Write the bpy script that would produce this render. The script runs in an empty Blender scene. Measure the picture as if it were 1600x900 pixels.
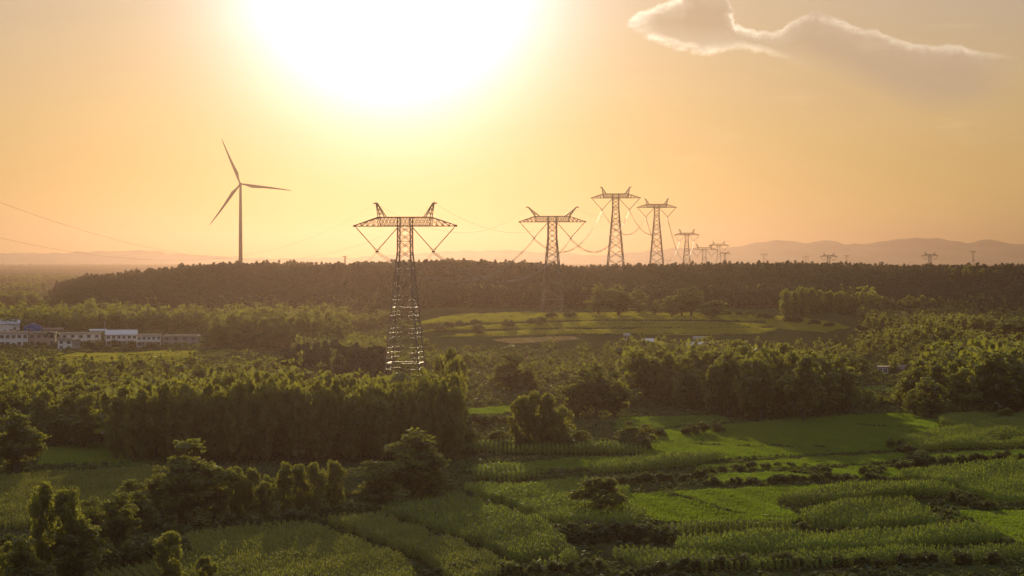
import bpy, math, random
import numpy as np

random.seed(7)
rng = np.random.default_rng(7)
R = math.radians
sc = bpy.context.scene
col = sc.collection
F, CAMZ, HOR = 3111.0, 45.0, 400.0          # focal length and horizon of the 1600 px wide photograph

# ------------------------------------------------------------------ camera
PITCH = math.atan((450 - HOR) / F)
camd = bpy.data.cameras.new('camera')
cam = bpy.data.objects.new('camera', camd)
col.objects.link(cam)
camd.sensor_width = 36.0
camd.lens = 36.0 * F / 1600
camd.clip_start, camd.clip_end = 1.0, 60000
cam.location = (0, 0, CAMZ)
cam.rotation_euler = (R(90) - PITCH, 0, 0)
sc.camera = cam

# ------------------------------------------------------------------ sun, sky, exposure
SUN_EL = R(8.3)
SUN_AZ = math.atan((612 - 800) / F)          # a little left of the view axis
SUN_DIR = (math.sin(SUN_AZ) * math.cos(SUN_EL), math.cos(SUN_AZ) * math.cos(SUN_EL), math.sin(SUN_EL))
sund = bpy.data.lights.new('sun', 'SUN')
sund.energy, sund.angle, sund.color = 5.0, R(0.6), (1.0, 0.77, 0.46)
sun = bpy.data.objects.new('sun', sund)
col.objects.link(sun)
sun.rotation_euler = (R(90) - SUN_EL, 0, math.pi - SUN_AZ)
sun.location = (0, 0, 400)

world = bpy.data.worlds.new('World')
sc.world = world
world.use_nodes = True
WN, WL = world.node_tree.nodes, world.node_tree.links


class G:
    """tiny helper that writes math into a node tree"""
    def __init__(s, nt):
        s.n, s.l = nt.nodes, nt.links

    def put(s, sock, v):
        if hasattr(v, 'is_output'):
            s.l.new(v, sock)
        else:
            sock.default_value = v

    def m(s, op, a, b=0.0, c=0.0, clamp=False):
        x = s.n.new('ShaderNodeMath')
        x.operation = op
        x.use_clamp = clamp
        for i, v in enumerate((a, b, c)):
            s.put(x.inputs[i], v)
        return x.outputs[0]

    def ss(s, a, b, x):
        r = s.n.new('ShaderNodeMapRange')
        r.interpolation_type = 'SMOOTHSTEP'
        s.put(r.inputs['Value'], x)
        r.inputs['From Min'].default_value, r.inputs['From Max'].default_value = a, b
        return r.outputs[0]

    def mix(s, f, a, b, mode='MIX'):
        x = s.n.new('ShaderNodeMix')
        x.data_type = 'RGBA'
        x.blend_type = mode
        for i, v in ((0, f), (6, a), (7, b)):
            s.put(x.inputs[i], v if hasattr(v, 'is_output') or not isinstance(v, tuple) else (*v, 1))
        return x.outputs[2]

    def curve(s, x, pts, lo, hi, vlo, vhi):
        t = s.m('DIVIDE', s.m('SUBTRACT', x, lo), hi - lo)
        c = s.n.new('ShaderNodeFloatCurve')
        cv = c.mapping.curves[0]
        q = [((a - lo) / (hi - lo), (b - vlo) / (vhi - vlo)) for a, b in pts]
        while len(cv.points) < len(q):
            cv.points.new(0.5, 0.5)
        for p, (a, b) in zip(cv.points, q):
            p.location = (a, b)
            p.handle_type = 'VECTOR'
        c.mapping.update()
        s.put(c.inputs['Value'], t)
        return s.m('ADD', s.m('MULTIPLY', c.outputs[0], vhi - vlo), vlo)

    def noise(s, vec, scale, detail=4, rough=0.55):
        x = s.n.new('ShaderNodeTexNoise')
        if vec is not None:
            s.put(x.inputs['Vector'], vec)
        x.inputs['Scale'].default_value = scale
        x.inputs['Detail'].default_value = detail
        x.inputs['Roughness'].default_value = rough
        return x

    def vec(s, x, y, z):
        c = s.n.new('ShaderNodeCombineXYZ')
        for i, v in enumerate((x, y, z)):
            s.put(c.inputs[i], v)
        return c.outputs[0]


SKY_STRENGTH = 0.10
sky = WN.new('ShaderNodeTexSky')
sky.sky_type = 'NISHITA'
sky.sun_disc = False
sky.sun_elevation, sky.sun_rotation = SUN_EL, SUN_AZ
sky.air_density, sky.dust_density, sky.ozone_density = 1.0, 1.0, 1.0
g = G(world.node_tree)
tc = WN.new('ShaderNodeTexCoord')
sep = WN.new('ShaderNodeSeparateXYZ')
WL.new(tc.outputs['Generated'], sep.inputs[0])
dx, dy, dz = sep.outputs
yy = g.m('MAXIMUM', dy, 0.02)
front = g.ss(0.02, 0.2, dy)
U = g.m('MULTIPLY', g.m('DIVIDE', dx, yy), F)      # degrees-like bearing (units of 1/3111 rad) right of north
V = g.m('MULTIPLY', g.m('DIVIDE', dz, yy), F)      # and above the horizon
dot = g.m('ADD', g.m('ADD', g.m('MULTIPLY', dx, SUN_DIR[0]), g.m('MULTIPLY', dy, SUN_DIR[1])), g.m('MULTIPLY', dz, SUN_DIR[2]))
theta = g.m('ARCCOSINE', g.m('MINIMUM', dot, 0.999999))            # angle from the sun
# thin high veil of dust and cirrus: greys the blue-less twilight sky, brightest around the sun
aur = g.m('POWER', 2.71828, g.m('MULTIPLY', g.m('POWER', g.m('DIVIDE', theta, 0.0615), 2.0), -1.0))
aur2 = g.m('POWER', 2.71828, g.m('MULTIPLY', g.m('DIVIDE', theta, 0.085), -1.0))
el = g.m('ARCSINE', dz)
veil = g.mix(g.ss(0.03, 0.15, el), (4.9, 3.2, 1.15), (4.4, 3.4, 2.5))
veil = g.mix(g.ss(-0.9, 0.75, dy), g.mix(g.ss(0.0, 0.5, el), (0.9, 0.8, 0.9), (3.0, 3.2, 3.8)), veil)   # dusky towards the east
veil = g.mix(g.ss(0.35, 1.0, el), veil, (5.0, 5.4, 6.4))       # added fill light: sky brightened overhead, out of view, to lift the shade
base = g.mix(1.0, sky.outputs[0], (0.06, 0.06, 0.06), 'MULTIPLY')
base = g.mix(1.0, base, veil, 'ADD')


def scaled(colr, f):
    return g.mix(1.0, colr, g.mix(1.0, (1, 1, 1), g.vec(f, f, f), 'MULTIPLY'), 'MULTIPLY')


base = g.mix(1.0, base, scaled((15.0, 18.5, 25.0), aur), 'ADD')
aur3 = g.m('POWER', 2.71828, g.m('MULTIPLY', g.m('POWER', g.m('DIVIDE', theta, 0.108), 2.0), -1.0))
base = g.mix(1.0, base, scaled((2.4, 1.7, 0.7), aur3), 'ADD')
base = g.mix(1.0, base, scaled((0.8, 0.9, 0.6), aur2), 'ADD')
# uneven layers of thin veil
nv = g.noise(g.vec(g.m('MULTIPLY', U, 0.16), V, 3.0), 0.011, 5, 0.55)
uneven = g.m('ADD', 0.93, g.m('MULTIPLY', nv.outputs[0], 0.14))
base = g.mix(front, base, scaled(base, uneven))
# the back-lit cloud bank high on the right: an upper and a lower outline, ragged by noise
gen = g.vec(U, V, 0.0)
nz = g.noise(gen, 0.018, 6, 0.6)
nz4 = g.noise(gen, 0.075, 4, 0.6)
nz2 = g.noise(g.vec(g.m('MULTIPLY', U, 0.35), V, 5.0), 0.03, 5, 0.6)
Vw = g.m('ADD', V, g.m('MULTIPLY', g.m('ADD', g.m('SUBTRACT', nz.outputs[0], 0.5), g.m('MULTIPLY', g.m('SUBTRACT', nz4.outputs[0], 0.5), 0.35)), 26.0))
Uw = g.m('ADD', U, g.m('MULTIPLY', g.m('SUBTRACT', nz2.outputs[0], 0.5), 40.0))
P = lambda pts: [(x - 800, 400 - y) for x, y in pts]
top = g.curve(Uw, P([(950, 60), (978, 38), (1004, 18), (1040, 8), (1066, -2), (1085, -30), (1126, -26), (1136, 6), (1152, 40), (1184, 46),
                     (1220, 46), (1240, 30), (1264, 20), (1290, 26), (1320, 34), (1348, 48), (1372, 44), (1404, 62), (1444, 70), (1508, 76),
                     (1580, 84), (1640, 130)]), 150, 840, 200, 440)
bot = g.curve(Uw, P([(950, 34), (978, 42), (1004, 58), (1040, 72), (1096, 84), (1160, 80), (1200, 88), (1248, 102), (1280, 118), (1330, 140),
                     (1400, 176), (1480, 190), (1560, 180), (1640, 140)]), 150, 840, 200, 440)
dT = g.m('SUBTRACT', top, Vw)                       # depth below the upper outline
dB = g.m('SUBTRACT', Vw, bot)
inside = g.m('MULTIPLY', g.ss(-3, 5, dT), g.ss(-4, 10, dB))
endf = g.m('MULTIPLY', g.ss(165, 185, U), g.m('SUBTRACT', 1.0, g.ss(700, 800, U)))
inside = g.m('MULTIPLY', g.m('MULTIPLY', inside, endf), front)
fadeR = g.m('SUBTRACT', 1.0, g.m('MULTIPLY', g.ss(190, 620, U), 0.55))
fadeB = g.m('SUBTRACT', 1.0, g.ss(300, 480, U))
rag = g.m('MULTIPLY', g.ss(0.28, 0.70, nz2.outputs[0]), g.m('ADD', 0.25, g.m('MULTIPLY', nz4.outputs[0], 1.6)))
rimT = g.m('MULTIPLY', g.m('SUBTRACT', 1.0, g.ss(1, 20, g.m('ADD', dT, g.m('MULTIPLY', nz.outputs[0], 6)))), fadeR)
rimB = g.m('MULTIPLY', g.m('SUBTRACT', 1.0, g.ss(2, 18, dB)), fadeB)
nose = g.m('SUBTRACT', 1.0, g.ss(176, 232, U))
fadeC = g.ss(-2, 60, g.m('ADD', dB, g.m('MULTIPLY', g.m('SUBTRACT', 1.0, g.ss(250, 500, U)), 60)))
rim = g.m('MULTIPLY', g.m('MULTIPLY', g.m('MAXIMUM', g.m('MAXIMUM', rimT, rimB), nose), inside), rag)
wide = g.m('MULTIPLY', g.m('MULTIPLY', g.m('MAXIMUM', g.m('MULTIPLY', g.m('SUBTRACT', 1.0, g.ss(0, 46, dT)), fadeR), g.m('MULTIPLY', g.m('SUBTRACT', 1.0, g.ss(0, 50, dB)), fadeB)), inside), g.m('MULTIPLY', nz.outputs[0], 0.34))
rim = g.m('ADD', g.m('MULTIPLY', rim, 0.85), wide)
base = g.mix(g.m('MULTIPLY', g.m('MULTIPLY', inside, fadeC), 0.80), base, (5.1, 3.75, 2.55))
base = g.mix(1.0, base, scaled((8.5, 8.0, 6.4), rim), 'ADD')
# a few very faint streaks lower down
nz3 = g.noise(g.vec(g.m('MULTIPLY', U, 0.22), V, 9.0), 0.022, 4, 0.5)
streak = g.m('MULTIPLY', g.m('MULTIPLY', g.ss(0.58, 0.76, nz3.outputs[0]), front), g.m('MULTIPLY', g.ss(60, 200, V), g.ss(60, 260, U)))
base = g.mix(1.0, base, scaled((0.5, 0.42, 0.26), streak), 'ADD')
bg = WN['Background']
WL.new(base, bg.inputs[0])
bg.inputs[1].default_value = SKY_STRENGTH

sc.view_settings.view_transform = 'Standard'
sc.view_settings.look = 'None'
sc.view_settings.gamma = 1.0
sc.view_settings.use_curve_mapping = False
sc.view_settings.exposure = 0.0
cy = sc.cycles
cy.use_denoising = True
try:
    cy.denoiser = 'OPENIMAGEDENOISE'
    cy.denoising_input_passes = 'RGB_ALBEDO_NORMAL'
except Exception:
    pass
cy.max_bounces, cy.diffuse_bounces, cy.glossy_bounces, cy.transmission_bounces = 6, 3, 2, 4
cy.volume_bounces, cy.transparent_max_bounces = 0, 4
cy.sample_clamp_indirect = 6.0


# ------------------------------------------------------------------ tags
def tag(o, label=None, cat=None, group=None, kind=None):
    for k, v in (('label', label), ('category', cat), ('group', group), ('kind', kind)):
        if v:
            o[k] = v
    return o


def empty(name, loc, rz=0.0):
    o = bpy.data.objects.new(name, None)
    col.objects.link(o)
    o.location = loc
    o.rotation_euler = (0, 0, rz)
    o.empty_display_size = 1
    return o


def mesh_np(name, verts, faces, mats, parent=None, midx=None, smooth=False):
    """verts (n,3) array, faces (m,k) array with k = 3 or 4"""
    me = bpy.data.meshes.new(name)
    verts = np.asarray(verts, np.float32)
    faces = np.asarray(faces, np.int32)
    k = faces.shape[1]
    me.vertices.add(len(verts))
    me.vertices.foreach_set('co', verts.ravel())
    me.loops.add(faces.size)
    me.loops.foreach_set('vertex_index', faces.ravel())
    me.polygons.add(len(faces))
    me.polygons.foreach_set('loop_start', np.arange(0, faces.size, k, dtype=np.int32))
    for mt in (mats if isinstance(mats, (list, tuple)) else [mats]):
        me.materials.append(mt)
    if midx is not None:
        me.polygons.foreach_set('material_index', np.asarray(midx, np.int32))
    if smooth:
        me.polygons.foreach_set('use_smooth', np.ones(len(faces), bool))
    me.update(calc_edges=True)
    o = bpy.data.objects.new(name, me)
    col.objects.link(o)
    o.parent = parent
    return o


class MB:
    """collects boxes, bars, tubes and loose polygons into one mesh"""
    def __init__(s):
        s.v, s.f = [], []

    def box(s, x0, x1, y0, y1, z0, z1):
        b = len(s.v)
        s.v += [(x0, y0, z0), (x1, y0, z0), (x1, y1, z0), (x0, y1, z0), (x0, y0, z1), (x1, y0, z1), (x1, y1, z1), (x0, y1, z1)]
        s.f += [tuple(b + i for i in q) for q in ((0, 3, 2, 1), (4, 5, 6, 7), (0, 1, 5, 4), (1, 2, 6, 5), (2, 3, 7, 6), (3, 0, 4, 7))]

    def bar(s, p, q, w, w2=None):
        p, q = np.array(p, float), np.array(q, float)
        d = q - p
        L = np.linalg.norm(d)
        if L < 1e-6:
            return
        d /= L
        up = np.array((0, 0, 1.0)) if abs(d[2]) < 0.9 else np.array((0, 1.0, 0))
        a = np.cross(d, up)
        a /= np.linalg.norm(a)
        c = np.cross(a, d)
        b = len(s.v)
        w2 = w if w2 is None else w2
        for e, ww in ((p, w), (q, w2)):
            for sa, sb in ((-1, -1), (1, -1), (1, 1), (-1, 1)):
                s.v.append(tuple(e + a * sa * ww / 2 + c * sb * ww / 2))
        s.f += [tuple(b + i for i in t) for t in ((0, 1, 2, 3), (7, 6, 5, 4), (0, 4, 5, 1), (1, 5, 6, 2), (2, 6, 7, 3), (3, 7, 4, 0))]

    def tube(s, pts, rad, n=8, cap=True):
        pts = [np.array(p, float) for p in pts]
        rad = rad if isinstance(rad, (list, tuple)) else [rad] * len(pts)
        b = len(s.v)
        for i, p in enumerate(pts):
            d = pts[min(i + 1, len(pts) - 1)] - pts[max(i - 1, 0)]
            d = d / (np.linalg.norm(d) + 1e-9)
            up = np.array((0, 0, 1.0)) if abs(d[2]) < 0.9 else np.array((1.0, 0, 0))
            a = np.cross(d, up)
            a /= np.linalg.norm(a)
            c = np.cross(a, d)
            for k in range(n):
                t = 2 * math.pi * k / n
                s.v.append(tuple(p + rad[i] * (a * math.cos(t) + c * math.sin(t))))
        for i in range(len(pts) - 1):
            for k in range(n):
                s.f.append((b + i * n + k, b + i * n + (k + 1) % n, b + (i + 1) * n + (k + 1) % n, b + (i + 1) * n + k))
        if cap:
            s.f.append(tuple(b + k for k in range(n))[::-1])
            s.f.append(tuple(b + (len(pts) - 1) * n + k for k in range(n)))

    def poly(s, pts):
        b = len(s.v)
        s.v += [tuple(p) for p in pts]
        s.f.append(tuple(range(b, b + len(pts))))

    def build(s, name, mat, parent=None, smooth=False):
        me = bpy.data.meshes.new(name)
        me.from_pydata(s.v, [], s.f)
        me.materials.append(mat)
        if smooth:
            me.polygons.foreach_set('use_smooth', np.ones(len(s.f), bool))
        me.update()
        o = bpy.data.objects.new(name, me)
        col.objects.link(o)
        o.parent = parent
        return o


# ------------------------------------------------------------------ materials
def new_mat(name):
    m = bpy.data.materials.new(name)
    m.use_nodes = True
    nt = m.node_tree
    nt.nodes.clear()
    out = nt.nodes.new('ShaderNodeOutputMaterial')
    return m, nt, out


def pbr(name, colr, rough=0.6, metal=0.0, vary=0.12, scale=1.5, spec=0.4):
    m, nt, out = new_mat(name)
    h = G(nt)
    t = nt.nodes.new('ShaderNodeTexCoord')
    n = h.noise(t.outputs['Object'], scale, 5, 0.6)
    lo = tuple(c * (1 - vary) for c in colr)
    hi = tuple(min(1, c * (1 + vary)) for c in colr)
    b = nt.nodes.new('ShaderNodeBsdfPrincipled')
    nt.links.new(h.mix(n.outputs[0], lo, hi), b.inputs['Base Color'])
    h.put(b.inputs['Roughness'], h.m('ADD', rough - 0.06, h.m('MULTIPLY', n.outputs[0], 0.12)))
    b.inputs['Metallic'].default_value = metal
    b.inputs['Specular IOR Level'].default_value = spec
    nt.links.new(b.outputs[0], out.inputs[0])
    return m


def leaf_mat(name, lo, hi, trans=0.5, tcol=None, scale=0.35, gloss=0.04):
    """thin leaves: diffuse plus light shining through; colour differs from clump to clump and from plant to plant"""
    m, nt, out = new_mat(name)
    h = G(nt)
    geo = nt.nodes.new('ShaderNodeNewGeometry')
    oi = nt.nodes.new('ShaderNodeObjectInfo')
    n = h.noise(geo.outputs['Position'], scale, 2, 0.6)
    f = h.ss(0.3, 0.7, h.m('ADD', n.outputs[0], h.m('MULTIPLY', h.m('SUBTRACT', oi.outputs['Random'], 0.5), 0.45)))
    c = h.mix(f, lo, hi)
    d = nt.nodes.new('ShaderNodeBsdfDiffuse')
    nt.links.new(c, d.inputs[0])
    t = nt.nodes.new('ShaderNodeBsdfTranslucent')
    tc_ = tcol or tuple(min(1, x * k) for x, k in zip(hi, (1.25, 1.2, 0.7)))
    nt.links.new(h.mix(0.65, c, tc_), t.inputs[0])
    mx = nt.nodes.new('ShaderNodeMixShader')
    mx.inputs[0].default_value = trans
    nt.links.new(d.outputs[0], mx.inputs[1])
    nt.links.new(t.outputs[0], mx.inputs[2])
    gl = nt.nodes.new('ShaderNodeBsdfGlossy')
    gl.inputs['Roughness'].default_value = 0.5
    gl.inputs[0].default_value = (0.9, 0.9, 0.9, 1)
    m2 = nt.nodes.new('ShaderNodeMixShader')
    m2.inputs[0].default_value = gloss
    nt.links.new(mx.outputs[0], m2.inputs[1])
    nt.links.new(gl.outputs[0], m2.inputs[2])
    nt.links.new(m2.outputs[0], out.inputs[0])
    return m


M = {
    'poplar': leaf_mat('poplar_leaves', (0.040, 0.064, 0.010), (0.090, 0.118, 0.016), 0.56, (0.38, 0.38, 0.034)),
    'broad': leaf_mat('broadleaf_leaves', (0.032, 0.052, 0.010), (0.078, 0.098, 0.015), 0.54, (0.29, 0.30, 0.028)),
    'pine': leaf_mat('pine_needles', (0.022, 0.032, 0.012), (0.048, 0.056, 0.018), 0.25),
    'shrub': leaf_mat('shrub_leaves', (0.034, 0.050, 0.010), (0.080, 0.092, 0.016), 0.48, (0.15, 0.17, 0.022), scale=0.5),
    'corn': leaf_mat('corn_leaves', (0.026, 0.056, 0.005), (0.085, 0.135, 0.008), 0.58, (0.38, 0.47, 0.012), scale=0.12),
    'corn_olive': leaf_mat('olive_corn_leaves', (0.032, 0.046, 0.005), (0.088, 0.108, 0.010), 0.55, (0.38, 0.39, 0.016), scale=0.10),  # more olive, less green leaves for some corn plots
    'grass': leaf_mat('meadow_blades', (0.050, 0.115, 0.006), (0.095, 0.165, 0.009), 0.55, (0.25, 0.36, 0.010), scale=0.10),
    'weed': leaf_mat('weed_leaves', (0.032, 0.050, 0.010), (0.075, 0.088, 0.018), 0.45, (0.14, 0.17, 0.02), scale=0.2),
    'terrace': leaf_mat('terrace_crop', (0.090, 0.120, 0.010), (0.150, 0.170, 0.014), 0.58, (0.50, 0.48, 0.025), scale=0.05),
    'bark': pbr('bark', (0.085, 0.066, 0.048), 0.9, 0, 0.3, 3.0, 0.2),
    'steel': pbr('galvanised_steel', (0.17, 0.125, 0.095), 0.53, 0.32, 0.15, 0.5),
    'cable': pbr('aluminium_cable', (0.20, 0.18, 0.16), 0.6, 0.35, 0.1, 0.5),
    'dark_cable': pbr('dark_matte_cable', (0.06, 0.055, 0.05), 0.95, 0.0, 0.1, 0.5, 0.0),  # darkened cable copy: sun glint on the wires taken down by its colour
    'glass_disc': pbr('insulator_glass', (0.16, 0.12, 0.09), 0.25, 0.0, 0.1, 1.0),
    'turbine': pbr('turbine_paint', (0.11, 0.10, 0.10), 0.6, 0.0, 0.05, 0.2, 0.2),
    'white_wall': pbr('whitewash', (0.62, 0.62, 0.61), 0.85, 0, 0.10, 0.6, 0.2),
    'pale_wall': pbr('pale_render', (0.66, 0.63, 0.60), 0.85, 0, 0.14, 0.5, 0.2),
    'grey_wall': pbr('bare_concrete', (0.30, 0.28, 0.26), 0.9, 0, 0.18, 0.7, 0.2),
    'brick': pbr('brick_wall', (0.40, 0.30, 0.24), 0.9, 0, 0.2, 2.0, 0.2),
    'parapet': pbr('concrete_parapet', (0.42, 0.35, 0.27), 0.8, 0, 0.15, 0.8, 0.3),
    'metal_roof': pbr('white_sheet_roof', (0.40, 0.42, 0.45), 0.6, 0.0, 0.1, 0.4),
    'blue_roof': pbr('blue_sheet_roof', (0.05, 0.14, 0.42), 0.4, 0.1, 0.12, 0.5),
    'tile_roof': pbr('old_tile_roof', (0.15, 0.11, 0.09), 0.8, 0, 0.25, 1.5, 0.3),
    'pane': pbr('window_pane', (0.05, 0.055, 0.06), 0.12, 0, 0.05, 1.0, 0.6),
    'frame': pbr('window_frame', (0.36, 0.36, 0.36), 0.5, 0, 0.05, 1.0),
    'door': pbr('door_paint', (0.12, 0.08, 0.06), 0.6, 0, 0.1, 1.0),
    'pole': pbr('concrete_pole', (0.38, 0.36, 0.33), 0.8, 0, 0.1, 1.0, 0.3),
}


# ------------------------------------------------------------------ the lie of the land
def sm(a, b, x):
    t = np.clip((np.asarray(x, float) - a) / (b - a), 0, 1)
    return t * t * (3 - 2 * t)


def land(X, Y):
    """height of the ground: flat fields, a terraced rise in the middle, the long wooded hill, the plain beyond"""
    X, Y = np.asarray(X, float), np.asarray(Y, float)
    u = X / np.maximum(Y, 60.0) * F + 800
    z = 0.5 * np.sin(X / 47 + 1.3) * np.sin(Y / 61) + 0.3 * np.sin(X / 19 + Y / 33) + 0.12 * np.sin(X / 7.3 - Y / 9.1)
    z = z * sm(150, 300, Y) * (1 - 0.5 * sm(2500, 5000, Y))
    plat = 14.0 * sm(850, 1090, Y) * sm(520, 690, u) * (1 - sm(1290, 1420, u))
    side = 3.5 * sm(950, 1100, Y)
    low = np.maximum(plat, side) * (1 - sm(1500, 2500, Y))
    edge = 0.50 * sm(40, 145, u) + 0.50 * sm(105, 370, u)
    s = sm(1110, 1345, Y) * edge * (1 - sm(2350, 3050, Y))
    crest = 28.3 - 2.4 * np.exp(-((u - 1390) / 55) ** 2) + 1.0 * np.sin(u / 90.0) - 1.2 * sm(700, 900, u) + 0.8 * np.sin(X / 60) * np.sin(Y / 75)
    z = z + low * (1 - s) + crest * s
    z = z + 12.0 * np.exp(-(((u - 1450) / 85) ** 2 + ((Y - 860) / 85) ** 2))
    return z


CP, SP = math.cos(PITCH), math.sin(PITCH)
TS = 200.0 * (1.0012 ** np.arange(3400))


def at(px, py, lift=0.0):
    """the point of the ground that the photograph shows at (px, py)"""
    rx = (px - 800) / F
    ry = (450 - py) / F
    d = np.array((rx, CP + ry * SP, -SP + ry * CP))
    d /= d[1]
    xs, ys, zs = d[0] * TS, d[1] * TS, CAMZ + d[2] * TS
    k = np.argmax(zs < land(xs, ys) + lift)
    if k == 0:
        k = len(TS) - 1
    a, b = TS[max(k - 1, 0)], TS[k]
    for _ in range(18):
        m = 0.5 * (a + b)
        if CAMZ + d[2] * m < land(d[0] * m, m) + lift:
            b = m
        else:
            a = m
    return (d[0] * b, b, float(land(d[0] * b, b)))


def span(px, Y):
    return (px - 800) / F * Y


def inpoly(pts, poly):
    x, y = pts[:, 0], pts[:, 1]
    c = np.zeros(len(pts), bool)
    n = len(poly)
    for i in range(n):
        x1, y1 = poly[i][:2]
        x2, y2 = poly[(i + 1) % n][:2]
        hit = ((y1 > y) != (y2 > y)) & (x < (x2 - x1) * (y - y1) / (y2 - y1 + 1e-12) + x1)
        c ^= hit
    return c


def wpoly(pp):
    return [at(*p)[:2] for p in pp]


def scatter(poly, spacing, jitter=0.4, angle=0.0, rowsp=None):
    """jittered grid of points inside a polygon given on the ground"""
    p = np.array(poly)
    c, s = math.cos(angle), math.sin(angle)
    rot = np.array(((c, -s), (s, c)))
    q = p @ rot
    rs = rowsp or spacing
    xs = np.arange(q[:, 0].min(), q[:, 0].max(), rs)
    ys = np.arange(q[:, 1].min(), q[:, 1].max(), spacing)
    if len(xs) * len(ys) > 3_000_000:
        raise ValueError('field too large')
    gx, gy = np.meshgrid(xs, ys)
    pt = np.stack((gx.ravel(), gy.ravel()), 1)
    pt = pt + (rng.random(pt.shape) - 0.5) * 2 * jitter * np.array((rs * (0.2 if rowsp else 1.0), spacing))
    pt = pt @ rot.T
    return pt[inpoly(pt, poly)]


# ground sheet: fan of cells, fine near the view, out to the far plain
def ground():
    ang = np.concatenate((np.linspace(-0.9, -0.30, 30)[:-1], np.linspace(-0.30, 0.30, 241), np.linspace(0.30, 0.9, 30)[1:]))
    dist = np.concatenate((np.array((-300, -120, 10, 90, 150, 200)), 240 * (1.0125 ** np.arange(0, 335))))
    dist = dist[dist < 14800]
    A, D = np.meshgrid(ang, dist)
    X = np.tan(A) * np.maximum(D, 500 + 0 * D) if False else np.tan(A) * (np.abs(D) + 200)
    Y = D
    Z = land(X, Y)
    n, m = A.shape
    v = np.stack((X.ravel(), Y.ravel(), Z.ravel()), 1)
    i = np.arange(n * m).reshape(n, m)
    f = np.stack((i[:-1, :-1].ravel(), i[:-1, 1:].ravel(), i[1:, 1:].ravel(), i[1:, :-1].ravel()), 1)
    m_, nt, out = new_mat('ground_earth')
    h = G(nt)
    geo = nt.nodes.new('ShaderNodeNewGeometry')
    n1 = h.noise(geo.outputs['Position'], 0.018, 6, 0.6)
    n2 = h.noise(geo.outputs['Position'], 0.35, 5, 0.65)
    c = h.mix(h.ss(0.35, 0.65, n1.outputs[0]), (0.026, 0.038, 0.010), (0.050, 0.056, 0.018))
    c = h.mix(h.ss(0.45, 0.75, n2.outputs[0]), c, (0.060, 0.052, 0.026))
    n4 = h.noise(geo.outputs['Position'], 0.0035, 5, 0.6)      # woods and fields of the far plain
    sp = nt.nodes.new('ShaderNodeSeparateXYZ')
    nt.links.new(geo.outputs['Position'], sp.inputs[0])
    c = h.mix(h.m('MULTIPLY', h.ss(2600, 3400, sp.outputs[1]), h.ss(0.47, 0.53, n4.outputs[0])), c, (0.020, 0.028, 0.014))
    b = nt.nodes.new('ShaderNodeBsdfDiffuse')
    nt.links.new(c, b.inputs[0])
    bp = nt.nodes.new('ShaderNodeBump')
    bp.inputs['Strength'].default_value = 0.6
    bp.inputs['Distance'].default_value = 0.5
    nt.links.new(n2.outputs[0], bp.inputs['Height'])
    nt.links.new(bp.outputs[0], b.inputs['Normal'])
    nt.links.new(b.outputs[0], out.inputs[0])
    tag(mesh_np('ground', v, f, m_, smooth=True), 'green and brown valley floor running to the far plain', kind='structure')


ground()


def mountains():
    prof = [(-1600, 398), (-700, 388), (-300, 394), (0, 395), (60, 396), (140, 393), (225, 391), (300, 398), (420, 404), (560, 402), (650, 396), (720, 392),
            (800, 391), (860, 395), (930, 399), (980, 396), (1020, 391), (1060, 387), (1110, 390), (1150, 386), (1190, 378), (1210, 375), (1232, 376),
            (1260, 381), (1290, 374), (1320, 381), (1345, 382), (1380, 377), (1400, 373), (1440, 372), (1475, 373), (1510, 380), (1545, 374), (1590, 382),
            (1700, 378), (1900, 386), (2300, 380), (3000, 392)]
    u = np.linspace(-1500, 2900, 700)
    Y0 = 12200.0
    py = np.interp(u, [p[0] for p in prof], [p[1] for p in prof]) + 0.9 * np.sin(u / 9) * np.sin(u / 23) + 0.6 * np.sin(u / 5.1)
    H = CAMZ + (HOR - py) / F * Y0
    rows = np.linspace(-1, 1, 33)
    V_ = []
    for r in rows:
        y = Y0 + r * 1900
        fall = (1 - abs(r)) ** 1.15
        z = H * fall + 9 * np.sin(u / 13 + r * 5) * np.sin(u / 31 - r * 7) * fall * (1 - fall) * 3 - 8
        z = np.where(r == 0, H, np.minimum(z, H - 1))
        V_.append(np.stack((span(u, Y0) * (1 + 0.0 * r), np.full_like(u, y), z), 1))
    n, m = len(rows), len(u)
    i = np.arange(n * m).reshape(n, m)
    f = np.stack((i[:-1, :-1].ravel(), i[:-1, 1:].ravel(), i[1:, 1:].ravel(), i[1:, :-1].ravel()), 1)
    tag(mesh_np('mountains', np.concatenate(V_), f, pbr('mountain_forest', (0.045, 0.05, 0.035), 0.95, 0, 0.4, 0.004, 0.1), smooth=True),
        'long low mountain range fading into haze on the horizon', kind='structure')


mountains()

# ------------------------------------------------------------------ haze
HAZE_DENSITY = 10.0e-5
hz = MB()
hz.box(-11000, 11000, -700, 15200, -12, 215)
mh, nt, out = new_mat('valley_haze')
pv = nt.nodes.new('ShaderNodeVolumePrincipled')
pv.inputs['Color'].default_value = (0.168, 0.119, 0.102, 1)
pv.inputs['Density'].default_value = HAZE_DENSITY
pv.inputs['Anisotropy'].default_value = 0.80
nt.links.new(pv.outputs[0], out.inputs['Volume'])
try:
    mh.cycles.homogeneous_volume = True
except Exception:
    pass
tag(hz.build('haze', mh), 'warm evening haze lying over the whole valley', kind='stuff')


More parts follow.
